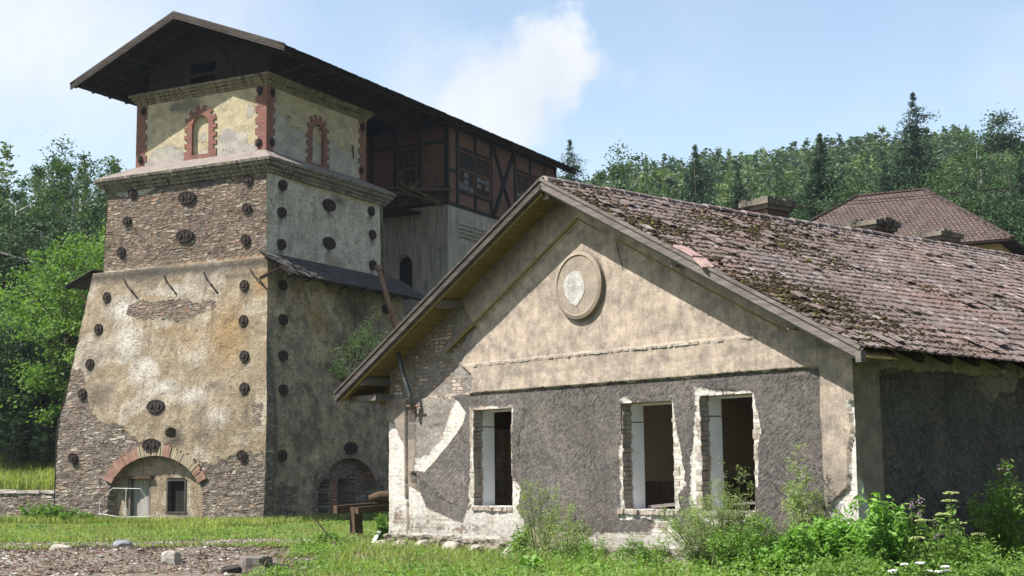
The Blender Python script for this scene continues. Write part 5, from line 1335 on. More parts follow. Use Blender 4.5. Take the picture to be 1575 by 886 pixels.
def tree_mesh(kind, H, seed, nleaf, lsize, crown_r, crown_base, clumps=60, droop=0., leafmat='leaf_m', barkmat='bark', lobes=None):
    """returns (trunk mesh, crown mesh) around origin"""
    r = np.random.default_rng(seed); rr = random.Random(seed); b = MB()
    lean = r.normal(0, .03, 2); top = H * (.93 if kind == 'conifer' else .82)
    tp = [(lean[0] * top * q + .12 * math.sin(q * 5 + seed), lean[1] * top * q, top * q) for q in np.linspace(0, 1, 7)]
    R0 = H * .014 if kind != 'conifer' else H * .008
    b.tube([(p[0], p[1], p[2] - (.6 if i == 0 else 0)) for i, p in enumerate(tp)], [R0 * (1 - .85 * q) for q in np.linspace(0, 1, 7)], 6)
    cen = []; spr = []
    if kind == 'conifer':
        nl = int(H * 2.4)
        for i in range(nl):
            q = (i + r.uniform(-.4, .4)) / nl; z = crown_base + (H - crown_base) * q; Rl = crown_r * (min(1, (1 - q) * 1.1) ** .62) * r.uniform(.6, 1.15) * (.1 + .9 * min(1, (1 - q) * 9))
            for k in range(int(5 + 3 * (1 - q))):
                a = r.uniform(0, 6.28); L = Rl * r.uniform(.55, 1.1)
                e = (L * math.cos(a), L * math.sin(a), z - droop * L * .28 + r.uniform(-.15, .25))
                if L > 1.0 and r.random() < .5: b.tube([(0, 0, z), e], [R0 * .22, .02], 3, cap=False)
                m_ = max(2, int(L * 2.2))
                for j in range(m_):
                    w = (j + .6) / m_; cen.append((e[0] * w, e[1] * w, z + (e[2] - z) * w)); spr.append((.07 + .13 * L * w, .10 + .05 * L))
        cen = np.array(cen); spr = np.array(spr); idx = r.integers(0, len(cen), nleaf)
        off = r.normal(0, 1, (nleaf, 3)) * np.stack([spr[idx, 0] * 1.3, spr[idx, 0] * 1.3, spr[idx, 1]], -1); Cc = cen[idx] + off; lsize = lsize * np.clip(.45 + .75 * (1 - Cc[:, 2] / H) * 2.2, .45, 1.1)
    else:
        lobes = lobes or [(0, 0, (H + crown_base) / 2, crown_r, (H - crown_base) / 2)]
        for i in range(clumps):
            lb = lobes[int(r.integers(0, len(lobes)))]
            while True:
                p = r.normal(0, 1, 3); p /= np.linalg.norm(p); rad = r.uniform(.25, 1.0) ** .5; c = np.array(lb[:3]) + p * rad * np.array([lb[3], lb[3], lb[4]])
                if c[2] > crown_base * .8: break
            cen.append(c)
            if rad > .6 and i % 2 == 0:
                zz = max(crown_base * .8, c[2] - np.hypot(c[0], c[1]) * .9 - .5); zz = min(zz, top * .95); qx = lean[0] * zz; 
                mid = ((qx + c[0]) / 2, c[1] / 2, (zz + c[2]) / 2 - .1); b.tube([(qx, lean[1] * zz, zz), mid, tuple(c)], [R0 * .28, R0 * .14, .01], 4, cap=False)
        cen = np.array(cen); wgt = r.uniform(.4, 1.6, len(cen)); wgt /= wgt.sum(); idx = r.choice(len(cen), nleaf, p=wgt); sp = crown_r * r.uniform(.08, .19, len(cen)) * (60 / clumps) ** .33
        off = r.normal(0, 1, (nleaf, 3)); off[:, 2] *= .6; Cc = cen[idx] + off * sp[idx, None]
        if droop: Cc[:, 2] -= np.abs(r.normal(0, droop, nleaf))
    V, F, rn = leaves(Cc, lsize, seed + 5, .55 if kind != 'conifer' else .35, .25)
    rn = np.clip(rn * .6 + np.repeat(np.repeat(r.random(len(cen)), 1)[idx], 4) * .4, 0, 1)
    cm = mesh_np('crown', V, F, M[leafmat], attrs={'rnd': rn}, smooth=False, uv=V[:, :2])
    tm = mesh_np('trunk', b.V, b.F, M[barkmat], smooth=True)
    return tm, cm


def plant_tree(protos, x, y, label, name, cat='tree', scale=1., group='trees on the wooded slope', z=None, rot=None):
    e = bpy.data.objects.new(name, None); COL.objects.link(e); e.location = (x, y, (gz(x, y) if z is None else z)); e.rotation_euler = (0, 0, random.uniform(0, 6.28) if rot is None else rot)
    e.scale = (scale * random.uniform(.92, 1.08), scale * random.uniform(.92, 1.08), scale)
    e['label'] = label; e['category'] = cat
    if group: e['group'] = group
    link('trunk', protos[0], e); link('crown', protos[1], e); return e


def at_px(px, d):          # world x on the ground plane direction of a photo column, used to measure positions
    return (px - 787.5) / 2148.5 * d / math.cos(.1288) * 1.0


PR = {}
PR['birch'] = [tree_mesh('dec', 20, 100 + i, 5200, .26, 3.0, 6.5, 46, .3, 'leaf_m', 'bark_w') for i in range(2)]
PR['broad'] = [tree_mesh('dec', 17, 110 + i, 11000, .28, 4.0, 3.5, 90, 0, 'leaf_m', 'bark') for i in range(2)]
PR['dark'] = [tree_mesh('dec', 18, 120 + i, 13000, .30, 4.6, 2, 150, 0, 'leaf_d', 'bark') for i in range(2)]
PR['bright'] = [tree_mesh('dec', 11, 130 + i, 11000, .20, 3.2, .8, 130, 0, 'leaf_b', 'bark') for i in range(2)]
PR['spruce'] = [tree_mesh('conifer', 22, 140 + i, 38000, .46, 5.2, 1.5, 0, 1.0, 'leaf_c', 'bark') for i in range(2)]
PR['larch'] = [tree_mesh('conifer', 24, 150, 34000, .44, 6.4, 2, 0, .8, 'leaf_c', 'bark')]
PR['pine'] = [tree_mesh('dec', 19, 160, 9000, .26, 3.0, 8, 40, 0, 'leaf_c', 'bark')]

# left side: pale birches against the sky over dark woods, bright shrubs in front
def L_at(px, d): return at_px(px, d), d
for px, d, ytop, k, lab in ((98, 92, 192, 0, 'tallest pale birch against the sky left of the tower'), (38, 94, 232, 1, 'birch second from the left edge with a bare white trunk'), (168, 90, 212, 1, 'birch leaning beside the tower corner'), (-20, 90, 235, 0, 'birch cut by the left edge'), (130, 97, 225, 1, 'thin birch between the tallest birch and the leaning birch'), (70, 100, 228, 0, 'birch directly left of the tallest birch')):
    x, y = L_at(px, d); zt = 1.6 + (729 - ytop) / 2148.5 * d * 1.0; g = gz(x, y); plant_tree(PR['birch'][k], x, y, lab, 'birch_tree', scale=(zt - g) / 20.5)
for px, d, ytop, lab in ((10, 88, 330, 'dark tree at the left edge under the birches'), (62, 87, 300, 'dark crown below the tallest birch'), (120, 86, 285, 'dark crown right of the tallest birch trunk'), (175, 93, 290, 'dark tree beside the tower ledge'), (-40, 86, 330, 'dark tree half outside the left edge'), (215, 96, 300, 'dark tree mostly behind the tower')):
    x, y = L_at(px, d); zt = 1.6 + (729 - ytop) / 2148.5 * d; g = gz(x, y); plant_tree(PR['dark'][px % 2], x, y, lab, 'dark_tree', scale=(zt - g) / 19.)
for px, d, ytop, lab in ((108, 74, 345, 'bright green maple standing tallest before the dark woods'), (160, 78, 345, 'bright yellow-green tree hugging the tower corner'), (50, 79, 400, 'bright green shrub tree in front of the grey shed roof'), (178, 79, 390, 'bright young tree squeezed against the tower edge below the ledge'), (5, 80, 440, 'bright bush at the left edge above the grass bank'), (185, 84, 330, 'light green tree right behind the tower ledge'), (140, 75, 430, 'leafy green tree below the canopy at the tower corner')):
    x, y = L_at(px, d); zt = 1.6 + (729 - ytop) / 2148.5 * d; g = gz(x, y); plant_tree(PR['bright'][px % 2], x, y, lab, 'bright_tree', scale=(zt - g) / 11.5)
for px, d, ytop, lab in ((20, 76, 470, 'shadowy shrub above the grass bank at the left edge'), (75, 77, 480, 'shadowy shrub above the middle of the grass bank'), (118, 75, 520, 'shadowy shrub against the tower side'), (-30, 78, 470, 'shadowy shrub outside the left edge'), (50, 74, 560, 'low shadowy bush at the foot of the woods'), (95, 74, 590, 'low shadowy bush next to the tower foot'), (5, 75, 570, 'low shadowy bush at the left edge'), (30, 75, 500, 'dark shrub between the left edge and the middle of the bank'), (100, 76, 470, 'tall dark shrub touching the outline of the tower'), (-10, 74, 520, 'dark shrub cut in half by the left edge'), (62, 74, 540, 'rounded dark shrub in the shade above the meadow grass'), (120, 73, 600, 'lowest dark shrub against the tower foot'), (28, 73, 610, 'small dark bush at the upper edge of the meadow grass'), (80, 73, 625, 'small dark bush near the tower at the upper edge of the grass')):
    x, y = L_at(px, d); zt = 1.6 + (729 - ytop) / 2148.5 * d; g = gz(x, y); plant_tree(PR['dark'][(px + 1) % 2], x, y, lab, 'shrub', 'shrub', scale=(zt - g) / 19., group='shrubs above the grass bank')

for i, (x, y, sc_, w) in enumerate(((13.5, 10.5, .75, 'nearest'), (18.5, 16, .85, 'middle'), (24, 24, .95, 'farthest'))):  # out-of-view trees added to cut the sky light on the flank wall
    plant_tree(PR['dark'][i % 2], x, y, f'unseen dark tree added to block sky light right of the house, {w} to the viewer', 'dark_tree', scale=sc_, group='unseen sky-blocking trees right of the house')
# right side: named trees
def R_tree(kind, i, px, d, ytop, H, lab, name):
    x = at_px(px, d); g = gz(x, d); zt = 1.6 + (727 - ytop - (px - 787) * .0106) / 2148.5 * d * .99
    return plant_tree(PR[kind][i], x, d, lab, name, scale=max(.25, (zt - g) / H))


for a in (('larch', 0, 1418, 128, 130, 24, 'tall ragged spruce towering over the hipped roof house', 'spruce_tree'), ('spruce', 0, 1270, 122, 198, 22, 'dark full spruce left of the hipped roof', 'spruce_tree'),
          ('spruce', 1, 1075, 135, 218, 22, 'blue-green spruce in the middle of the hillside', 'spruce_tree'), ('larch', 0, 880, 125, 207, 24, 'pointed conifer rising above the tower roof end', 'spruce_tree'),
          ('spruce', 0, 1368, 112, 250, 22, 'small dark spruce between the two tall spruces', 'spruce_tree'), ('birch', 0, 965, 122, 202, 20.5, 'airy birch with feathery top near the tower roof end', 'birch_tree'),
          ('birch', 1, 1518, 118, 160, 20.5, 'tall white-stemmed birch behind the hipped roof', 'birch_tree'), ('birch', 0, 1555, 114, 232, 20.5, 'white-stemmed birch at the right edge', 'birch_tree'),
          ('pine', 0, 1545, 140, 158, 19, 'pine at the right edge above the birches', 'pine_tree'), ('birch', 1, 1160, 128, 250, 20.5, 'bare-branched birch above the first chimney', 'birch_tree')):
    R_tree(*a)
k = 0
spots = [(905, 118, 255), (935, 112, 290), (1000, 116, 262), (1030, 110, 300), (1110, 112, 285), (1140, 122, 262), (1190, 112, 300), (1215, 126, 255), (1235, 108, 310), (1310, 112, 262), (1335, 124, 240),
         (1385, 110, 270), (1450, 110, 245), (1475, 118, 225), (1500, 108, 280), (1540, 106, 265), (1580, 108, 240), (1600, 116, 205), (870, 108, 262), (985, 108, 310), (1070, 106, 320), (1160, 105, 325), (1290, 104, 300), (1350, 104, 290), (1420, 103, 270), (1600, 103, 290), (845, 115, 250)]
kinds = [('broad', 'mid green broadleaf tree', 17.5), ('birch', 'loose light birch', 20.5), ('broad', 'mid green broadleaf tree', 17.5), ('dark', 'dark broadleaf tree', 19), ('spruce', 'dark spruce', 22)]
wh = ['near the tower roof end', 'above the tile ridge before the first chimney', 'above the first chimney', 'left of the hipped roof', 'behind the hipped roof', 'at the right of the hipped roof']
ORD = 'first second third fourth fifth sixth seventh eighth ninth tenth eleventh twelfth thirteenth fourteenth fifteenth sixteenth seventeenth eighteenth nineteenth twentieth twenty-first twenty-second twenty-third twenty-fourth twenty-fifth twenty-sixth twenty-seventh twenty-eighth'.split()
for px, d, yt in sorted(spots):
    kd, desc, H = kinds[k % 5]; z_ = 0 if px < 960 else 1 if px < 1120 else 2 if px < 1220 else 3 if px < 1300 else 4 if px < 1450 else 5
    dep = 'front row' if d < 109 else 'middle row' if d < 115 else 'back row'
    R_tree(kd, k % len(PR[kd]), px, d, yt, H, f'{desc} on the hillside, {ORD[k]} of these trees from the left', kd.replace('dark', 'broadleaf').replace('broad', 'broadleaf').replace('broadleafleaf', 'broadleaf') + '_tree'); k += 1

# far wooded hill: one mass
def far_wood():
    r = np.random.default_rng(77); Vs = []; Rn = []; Hu = []; pr = []
    for i in range(12):
        near = i < 6; con = i % 2 == 0; H = r.uniform(13, 18) if con else r.uniform(11, 15); n = 1000 if near else 420
        q = r.random(n); a = r.uniform(0, 6.28, n)
        if con:
            q = q ** 1.3; tier = np.floor(q * 11) / 11; z = H * (.1 + .9 * q); R = (H * .17) * (1 - q) ** .8 * (1 - .35 * (q - tier) * 11) * np.sqrt(r.random(n)) * r.uniform(.8, 1.15, n); z = z - R * .25
        else:
            z = H * (.2 + .8 * q); R = H * .25 * np.sqrt(np.clip(1 - (2 * q - 1) ** 2, 0, 1)) * (r.random(n) ** .4) * (1 + .25 * np.sin(a * 3 + q * 9 + i))
        C = np.stack([R * np.cos(a), R * np.sin(a), z], -1) + r.normal(0, .22, (n, 3)); V, F, rn = leaves(C, (.5 if near else .8) * (.85 if con else 1.), i, .6, .3); pr.append((V, rn))
    d = 126.
    while d < 365:
        n = int(44 + d * .16); near = d < 190
        for j in range(n):
            tt = -.02 + (j + r.uniform(-.45, .45)) / n * .46; y = d + r.uniform(-3.5, 3.5); x = tt * y
            V, rn = pr[int(r.integers(0, 6)) + (0 if near else 6)]; s = (.48 + .62 * r.random() ** 1.3) * (.8 if near else 1.); a = r.uniform(0, 6.28); c, sn = math.cos(a), math.sin(a)
            wd = r.uniform(.8, 1.45); P = np.stack([(V[:, 0] * c - V[:, 1] * sn) * wd, (V[:, 0] * sn + V[:, 1] * c) * wd, V[:, 2]], -1) * s + np.array([x, y, 0]); P[:, 2] += gz(x, y)
            Vs.append(P.astype(np.float32)); Rn.append(rn * .4 + r.random() * .6); Hu.append(np.full(len(rn), r.random()))
        d += 7.0 if near else 8.5
    for row in range(7):      # left flank wood
        d = 104 + row * 10
        for j in range(24):
            tt = -.42 + (j + r.uniform(-.4, .4)) / 24 * .26; y = d + r.uniform(-3, 3); x = tt * y
            V, rn = pr[int(r.integers(0, 6))]; s = r.uniform(.75, 1.05)
            P = V * s + np.array([x, y, gz(x, y)]); Vs.append(P.astype(np.float32)); Rn.append(rn * .45 + r.random() * .55); Hu.append(np.full(len(rn), r.random()))
    V = np.concatenate(Vs); F = np.arange(len(V)).reshape(-1, 4)
    link('far_wood', mesh_np('far_wood', V, F, M['leaf_far'], attrs={'rnd': np.concatenate(Rn), 'hue': np.concatenate(Hu)}, uv=V[:, :2]), None, 'dense mixed wood covering the far hillside up to the skyline', 'wood', kind='stuff')


far_wood()

# ---- grass
def blades(X, Y, Hh, w, name, seed, label, cat='grass', lean=.5, mat_='grass', zoff=0.):
    r = np.random.default_rng(seed); n = len(X); Z = ground_z(X, Y) - .02 + zoff; a = r.uniform(0, 6.28, n); l = np.abs(r.normal(0, lean, n)) * Hh; a2 = r.uniform(0, 6.28, n)
    dx = np.cos(a) * w / 2; dy = np.sin(a) * w / 2; lx = np.cos(a2) * l; ly = np.sin(a2) * l
    B1 = np.stack([X - dx, Y - dy, Z], -1); B2 = np.stack([X + dx, Y + dy, Z], -1)
    M1 = np.stack([X - dx * .7 + lx * .35, Y - dy * .7 + ly * .35, Z + Hh * .6], -1); M2 = np.stack([X + dx * .7 + lx * .35, Y + dy * .7 + ly * .35, Z + Hh * .6], -1)
    T = np.stack([X + lx, Y + ly, Z + Hh * (1 - .25 * np.minimum(l / Hh, 1))], -1)
    V = np.stack([B1, B2, M2, M1, T], 1).reshape(-1, 3); k = np.arange(n) * 5
    F4 = np.stack([k, k + 1, k + 2, k + 3], -1); F3 = np.stack([k + 3, k + 2, k + 4], -1)
    F = [tuple(q) for q in F4.tolist()] + [tuple(q) for q in F3.tolist()]
    return link(name, mesh_np(name, V, F, M[mat_], attrs={'rnd': np.repeat(r.random(n), 5)}, uv=V[:, :2]), None, label, cat, kind='stuff')


r = np.random.default_rng(11)
def scatter(n, x0, x1, y0, y1, keep): X = r.uniform(x0, x1, n); Y = r.uniform(y0, y1, n); k = keep(X, Y); return X[k], Y[k]


def outside(X, Y, m_=0.):
    c, s = math.cos(.8704), math.sin(.8704); dx = X - 4.875; dy = Y - 20.083; u = -dx * c + dy * s; v = dx * s + dy * c
    tu, tv = tuv(X, Y)
    return ~((u > -m_) & (u < GW + m_) & (v > -m_) & (v < 26)) & ~((tu > -.05) & (tu < 12.2) & (tv > -.05) & (tv < 12)) & ~((tu > 12) & (tv > .95) & (tv < 1.65))


kg = lambda X, Y: (dirtmask(X, Y) + r.normal(0, .12, len(X)) < .44) & outside(X, Y) & (np.abs(X / Y) < .42)
X, Y = scatter(120000, -26, 14, 24, 61, kg); Hh = r.uniform(.05, .16, len(X)) * (1 + .8 * (vnoise(X, Y, 91, .6, 3) > .25)); blades(X, Y, Hh, .018 * (Y / 35), 'grass', 1, 'sunlit short green grass across the yard in front of the tower')
kb = lambda X, Y: (tuv(X, Y)[0] < 12.3) & outside(X, Y) & (np.abs(tuv(X, Y)[1]) < 2.2)
X, Y = scatter(60000, -24, -2, 52, 68, lambda X, Y: outside(X, Y) & (tuv(X, Y)[1] > -1.6) & (tuv(X, Y)[1] < .0) & (tuv(X, Y)[0] > -2) | (outside(X, Y) & (tuv(X, Y)[0] < 0) & (tuv(X, Y)[0] > -1.6))); blades(X, Y, r.uniform(.15, .45, len(X)), .04, 'tall_grass', 2, 'taller grass growing along the foot of the tower walls')
X, Y = scatter(60000, -34, -17, 56, 76, lambda X, Y: (tuv(X, Y)[0] > 12.2) & (tuv(X, Y)[1] > 1.65)); blades(X, Y, r.uniform(.2, .85, len(X)), .06, 'meadow_grass', 3, 'tall sunlit meadow grass on the bank above the retaining wall', lean=.55)
X, Y = scatter(70000, -3, 12, 17.5, 32, lambda X, Y: outside(X, Y, .02) & (dirtmask(X, Y) < .5)); blades(X, Y, r.uniform(.05, .26, len(X)), .012, 'lawn_weed_grass', 4, 'ragged weedy grass beneath the derelict gable')

X, Y = scatter(16000, -4, 12, 18, 32, lambda X, Y: outside(X, Y, .02) & (vnoise(X, Y, 98, .8, 3) > -.1)); blades(X, Y, r.uniform(.06, .38, len(X)), .008, 'dry_stalks', 5, 'dry straw stalks among the weeds near the house', lean=.9, mat_='straw')
X, Y = scatter(14000, -24, 4, 24, 58, lambda X, Y: kg(X, Y)); blades(X, Y, r.uniform(.04, .2, len(X)), .0006 * Y, 'dry_grass', 6, 'dry straw coloured grass in the yard', lean=.9, mat_='straw')
# ground cover of small leaves
def cover(n, x0, x1, y0, y1, keep, h, size, name, mat_, label, seed):
    X, Y = scatter(n, x0, x1, y0, y1, keep); q = np.random.default_rng(seed); C = np.stack([X, Y, ground_z(X, Y) + q.random(len(X)) * h(X, Y)], -1)
    V, F, rn = leaves(C, size(Y), seed, .6, .7); link(name, mesh_np(name, V, F, M[mat_], attrs={'rnd': rn}, uv=V[:, :2]), None, label, 'ground cover', kind='stuff')


cover(120000, -26, 12, 26, 59, lambda X, Y: kg(X, Y) & (vnoise(X, Y, 95, .5, 3) > -.2), lambda X, Y: .05 + .22 * np.clip(vnoise(X, Y, 96, .7, 3), 0, 1), lambda Y: .0022 * Y, 'low_weeds', 'leaf_w', 'low leafy weeds mixed in the yard grass', 21)
def nearwall(X, Y):
    c, s = math.cos(.8704), math.sin(.8704); dx = X - 4.875; dy = Y - 20.083; return -dx * c + dy * s, dx * s + dy * c
cover(130000, -4, 14, 16, 31, lambda X, Y: outside(X, Y, .03) & (dirtmask(X, Y) < .5), lambda X, Y: .06 + .4 * np.clip(vnoise(X, Y, 97, .9, 3) + .1 + .9 * (nearwall(X, Y)[0] < .5) + .3 * (nearwall(X, Y)[0] < 3), 0, 1), lambda Y: .055 + 0 * Y, 'nettle_cover', 'leaf_w', 'thick leafy weeds covering the ground below the gable and flank wall', 22)

# ---- individual plants
def plant(u, v, H, R, kind, label, name, leafmat, seed, nstem=9, nleaf=2500, lsize=.06, aspect=.35, fr=HF, z=None, flowers=None, lean=(0, 0), stemmat='stem', low=.1):
    q = np.random.default_rng(seed); W0 = fr.world(u, v, 0); g = gz(W0.x, W0.y) if z is None else z
    e = bpy.data.objects.new(name, None); COL.objects.link(e); e.location = (W0.x, W0.y, g); e['label'] = label; e['category'] = 'plant'; e['group'] = 'wild plants along the walls'
    b = MB(); cen = []; tips = []
    for s in range(nstem):
        a = q.uniform(0, 6.28); rad = R * q.random() ** .5; hh = H * q.uniform(.6, 1.0) * (1 - .35 * (rad / R) ** 2); ex = rad * math.cos(a) + lean[0] * hh; ey = rad * math.sin(a) + lean[1] * hh
        P = [(ex * .25 * w0, ey * .25 * w0, 0) for w0 in (1,)] + [(ex * (.25 + .75 * w ** 1.4), ey * (.25 + .75 * w ** 1.4), hh * w) for w in (.25, .5, .75, 1)]
        b.tube(P, [.010, .008, .006, .004, .002], 4, cap=False); tips.append(P[-1])
        P = np.array(P)
        for k in range(26 if kind == 'feather' else 14):
            w = q.uniform(low, 1); i = min(3, int(w * 4)); f = w * 4 - i; base = P[i] * (1 - f) + P[i + 1] * f
            L = (.32 if kind == 'feather' else .3) * H / 1.4 * (1.05 - w * .8) * q.uniform(.6, 1.2); aa = q.uniform(0, 6.28); el = q.uniform(.2, .9)
            d = np.array([math.cos(aa) * math.cos(el), math.sin(aa) * math.cos(el), math.sin(el) * .8]); end = base + d * L
            if k % 2 == 0: b.tube([tuple(base), tuple(end)], [.003, .0015], 3, cap=False)
            for j in range(5): cen.append(base + d * L * (j + 1) / 5)
    cen = np.array(cen); idx = q.integers(0, len(cen), nleaf); C = cen[idx] + q.normal(0, 1, (nleaf, 3)) * (.025 if kind == 'feather' else .045)
    V, F, rn = leaves(C, lsize, seed, aspect, .4)
    link('stem', mesh_np('stem', b.V, b.F, M[stemmat]), e); link('foliage', mesh_np('foliage', V, F, M[leafmat], attrs={'rnd': rn}, uv=V[:, :2]), e)
    if flowers:
        fm, n, rr_, kindf = flowers; c = []; 
        for tp_ in sorted(tips, key=lambda p: -p[2])[:n]:
            m_ = 60 if kindf == 'umbel' else 14
            for k in range(m_):
                if kindf == 'umbel': ra = rr_ * math.sqrt(q.random()); an = q.uniform(0, 6.28); an = round(an * 2.2) / 2.2 + q.normal(0, .08); c.append((tp_[0] + ra * math.cos(an), tp_[1] + ra * math.sin(an), tp_[2] + .03 - ra * ra * 1.5 + q.uniform(0, .015)))
                else: c.append((tp_[0] + q.normal(0, rr_), tp_[1] + q.normal(0, rr_), tp_[2] - q.uniform(0, rr_ * 4)))
        V, F = blob_cloud(np.array(c), np.full(len(c), .011), .7, seed); link('flower_head', mesh_np('flower_head', V, F, M[fm]), e)
    return e


plant(6.0, -.75, 1.7, .5, 'feather', 'feathery pale weed standing beside the leftmost window hole', 'mugwort_plant', 'leaf_f', 201, 13, 3600, .05, .22)
plant(5.35, -.8, 1.1, .5, 'feather', 'lower feathery weed right of the tall one by the leftmost window', 'mugwort_plant', 'leaf_f', 202, 12, 3000, .05, .3)
plant(6.7, -.7, .7, .4, 'broad', 'bushy low weed under the leftmost window hole', 'weed_clump', 'leaf_w', 203, 10, 1600, .06, .45)
plant(1.9, -.9, 1.5, .8, 'feather', 'big feathery bush covering the lower part of the rightmost window', 'mugwort_plant', 'leaf_f', 204, 30, 9500, .05, .24, lean=(-.1, 0))
plant(1.5, -1.0, 1.85, .4, 'feather', 'tall feathery shoots rising in front of the rightmost window hole', 'mugwort_plant', 'leaf_f', 205, 12, 3600, .045, .22)
plant(1.0, -1.2, 1.0, .6, 'broad', 'dense leafy bush right below the rightmost window', 'weed_clump', 'leaf_w', 206, 20, 7000, .06, .35)
plant(.5, -1.0, .75, .5, 'broad', 'leafy weeds at the foot of the corner pilaster', 'weed_clump', 'leaf_w', 207, 14, 3500, .055, .4)
plant(.62, -.35, 2.3, .25, 'feather', 'single tall slender weed against the right end of the gable', 'mugwort_plant', 'leaf_f', 208, 8, 3800, .055, .26, lean=(-.04, 0), low=.25)
plant(2.8, -1.3, .6, .6, 'broad', 'low weeds between the middle and right window', 'weed_clump', 'leaf_w', 209, 14, 2600, .05, .35)
plant(4.3, -1.2, .45, .7, 'broad', 'low weeds below the middle window hole', 'weed_clump', 'leaf_w', 210, 12, 2000, .05, .4)
plant(3.66, -3.0, .36, .15, 'broad', 'small big-leaved sprout on a bare stem in the foreground', 'burdock_sprout', 'leaf_e', 211, 2, 26, .17, .8, low=.6)
plant(-.6, -1.0, 1.2, .85, 'broad', 'bright leafy elder bush at the house corner', 'elder_bush', 'leaf_e', 212, 34, 9000, .10, .42)
plant(-1.35, -1.3, 1.25, .6, 'broad', 'bright elder shoots in front of the dark flank wall', 'elder_bush', 'leaf_e', 213, 18, 3600, .11, .36)
plant(-.1, -1.6, .7, .5, 'broad', 'lower elder foliage before the house corner', 'elder_bush', 'leaf_e', 214, 20, 5200, .09, .42)
plant(-2.1, -1.1, 1.25, .5, 'feather', 'tall hogweed with flat greenish umbels before the dark wall', 'hogweed_plant', 'leaf_w', 215, 9, 900, .08, .4, flowers=('flower_y', 7, .10, 'umbel'))
plant(-1.6, -1.0, 1.35, .3, 'feather', 'thistle stems with small mauve flowers left of the umbels', 'thistle_plant', 'leaf_w', 216, 6, 500, .06, .3, flowers=('flower_p', 6, .02, 'tuft'))
plant(-2.6, -2.4, .62, .4, 'feather', 'white flowering yarrow in the right foreground', 'yarrow_plant', 'leaf_w', 217, 9, 2200, .05, .3, flowers=('flower_w', 9, .05, 'umbel'))
plant(-1.8, -2.4, .6, .8, 'broad', 'leafy weeds filling the foreground before the elder', 'weed_clump', 'leaf_w', 218, 22, 6000, .06, .35)
plant(-3.3, -1.9, .6, .7, 'broad', 'leafy weeds at the right edge of the foreground', 'weed_clump', 'leaf_w', 219, 20, 5000, .06, .35)
plant(-1.0, 1.9, 1.75, .5, 'broad', 'tall dark nettle bush in the shade at the right edge', 'nettle_bush', 'leaf_w', 220, 16, 4200, .08, .35, flowers=('flower_p', 5, .02, 'tuft'))
plant(-1.3, 3.0, 1.6, .6, 'broad', 'shaded nettle bush cut by the right edge', 'nettle_bush', 'leaf_w', 221, 16, 4000, .08, .35)
plant(-1.2, .6, .8, .6, 'broad', 'low shaded weeds along the flank wall', 'weed_clump', 'leaf_w', 222, 16, 3000, .07, .35)
plant(-4.0, .6, .9, .6, 'broad', 'weeds near the right edge behind the yarrow', 'weed_clump', 'leaf_w', 223, 16, 3500, .07, .35)
plant(11.95, .15, .75, .2, 'broad', 'leafy bush beside the left corner of the house', 'weed_clump', 'leaf_w', 224, 14, 2600, .07, .4)
plant(13.4, -.2, .28, .4, 'broad', 'low leafy weeds below the broken timber frame', 'weed_clump', 'leaf_w', 225, 14, 3000, .07, .4)
plant(11.9, .55, 1.7, .15, 'feather', 'slender shoot climbing the house corner left of the white pilaster', 'elder_bush', 'leaf_e', 226, 4, 700, .07, .45)
for i, (u, v, H, R, lab) in enumerate(((11.5, -.7, .9, .9, 'weed clump left of the barrier at the tower foot'), (10.2, -.9, .7, .7, 'weed clump touching the barrier post'), (9.4, -.8, .5, .5, 'small weed clump under the white rail'), (12.9, -.3, 1.0, .9, 'weed clump before the left stone wall'), (6.9, -15.5, .5, 1.2, 'low weed patch in the yard at the left'), (10, -17, .6, 1.4, 'bushy low weeds at the left yard edge'), (-.8, 6.2, .6, .7, 'weeds at the foot of the shaded tower side'))):
    plant(u, v, H, R, 'broad', lab, 'weed_clump', 'leaf_w', 240 + i, 18, 3000, .10, .4, fr=TF)
# sapling and fern growing out of the tower side
sp = TF.empty('wall_sapling', 'pale leafy sapling rooted in the shaded side of the tower above the ground', 'sapling')
b = MB(); q = np.random.default_rng(31); cen = []
for (v1, z1) in ((7.5, 9.0), (9.2, 7.9), (4.9, 7.2), (6.6, 8.0), (8.2, 8.3), (5.7, 7.6), (6.0, 6.0), (8.9, 7.0)):
    P = [(.55, 6.4, 4.5), (.2, 6.5 + (v1 - 6.5) * .3, 5.6), (-.2, 6.5 + (v1 - 6.5) * .75, 4.5 + (z1 - 4.5) * .75), (-.35, v1, z1)]
    b.tube(P, [.05, .035, .02, .008], 5, cap=False); P = np.array(P)
    for k in range(5):
        w = q.uniform(.4, 1) * 3; i = min(2, int(w)); c = P[i] * (1 - w + i) + P[i + 1] * (w - i) + q.normal(0, .18, 3); cen.append(c)
b.build('stem', M['bark'], sp, TF, smooth=True); cen = np.array(cen); C = cen[q.integers(0, len(cen), 1300)] + q.normal(0, .17, (1300, 3))
V, F, rn = leaves(loc(C, TF.O.z), .17, 5, .6, .3); link('foliage', mesh_np('foliage', V, F, M['leaf_s'], attrs={'rnd': rn}, uv=V[:, :2]), sp)
sp = TF.empty('wall_fern', 'small green tuft rooted in a dark hole low on the shaded tower side', 'fern')
C = np.array([.25, 6.0, 4.55]) + q.normal(0, 1, (600, 3)) * np.array([.15, .45, .35]); V, F, rn = leaves(loc(C, TF.O.z), .14, 6, .4, .3); link('foliage', mesh_np('foliage', V, F, M['leaf_w'], attrs={'rnd': rn}, uv=V[:, :2]), sp)
b = MB(); b.tube([(.3, 6.0, 4.5), (.1, 6.05, 4.1)], [.03, .015], 5); b.build('stem', M['bark'], sp, TF)

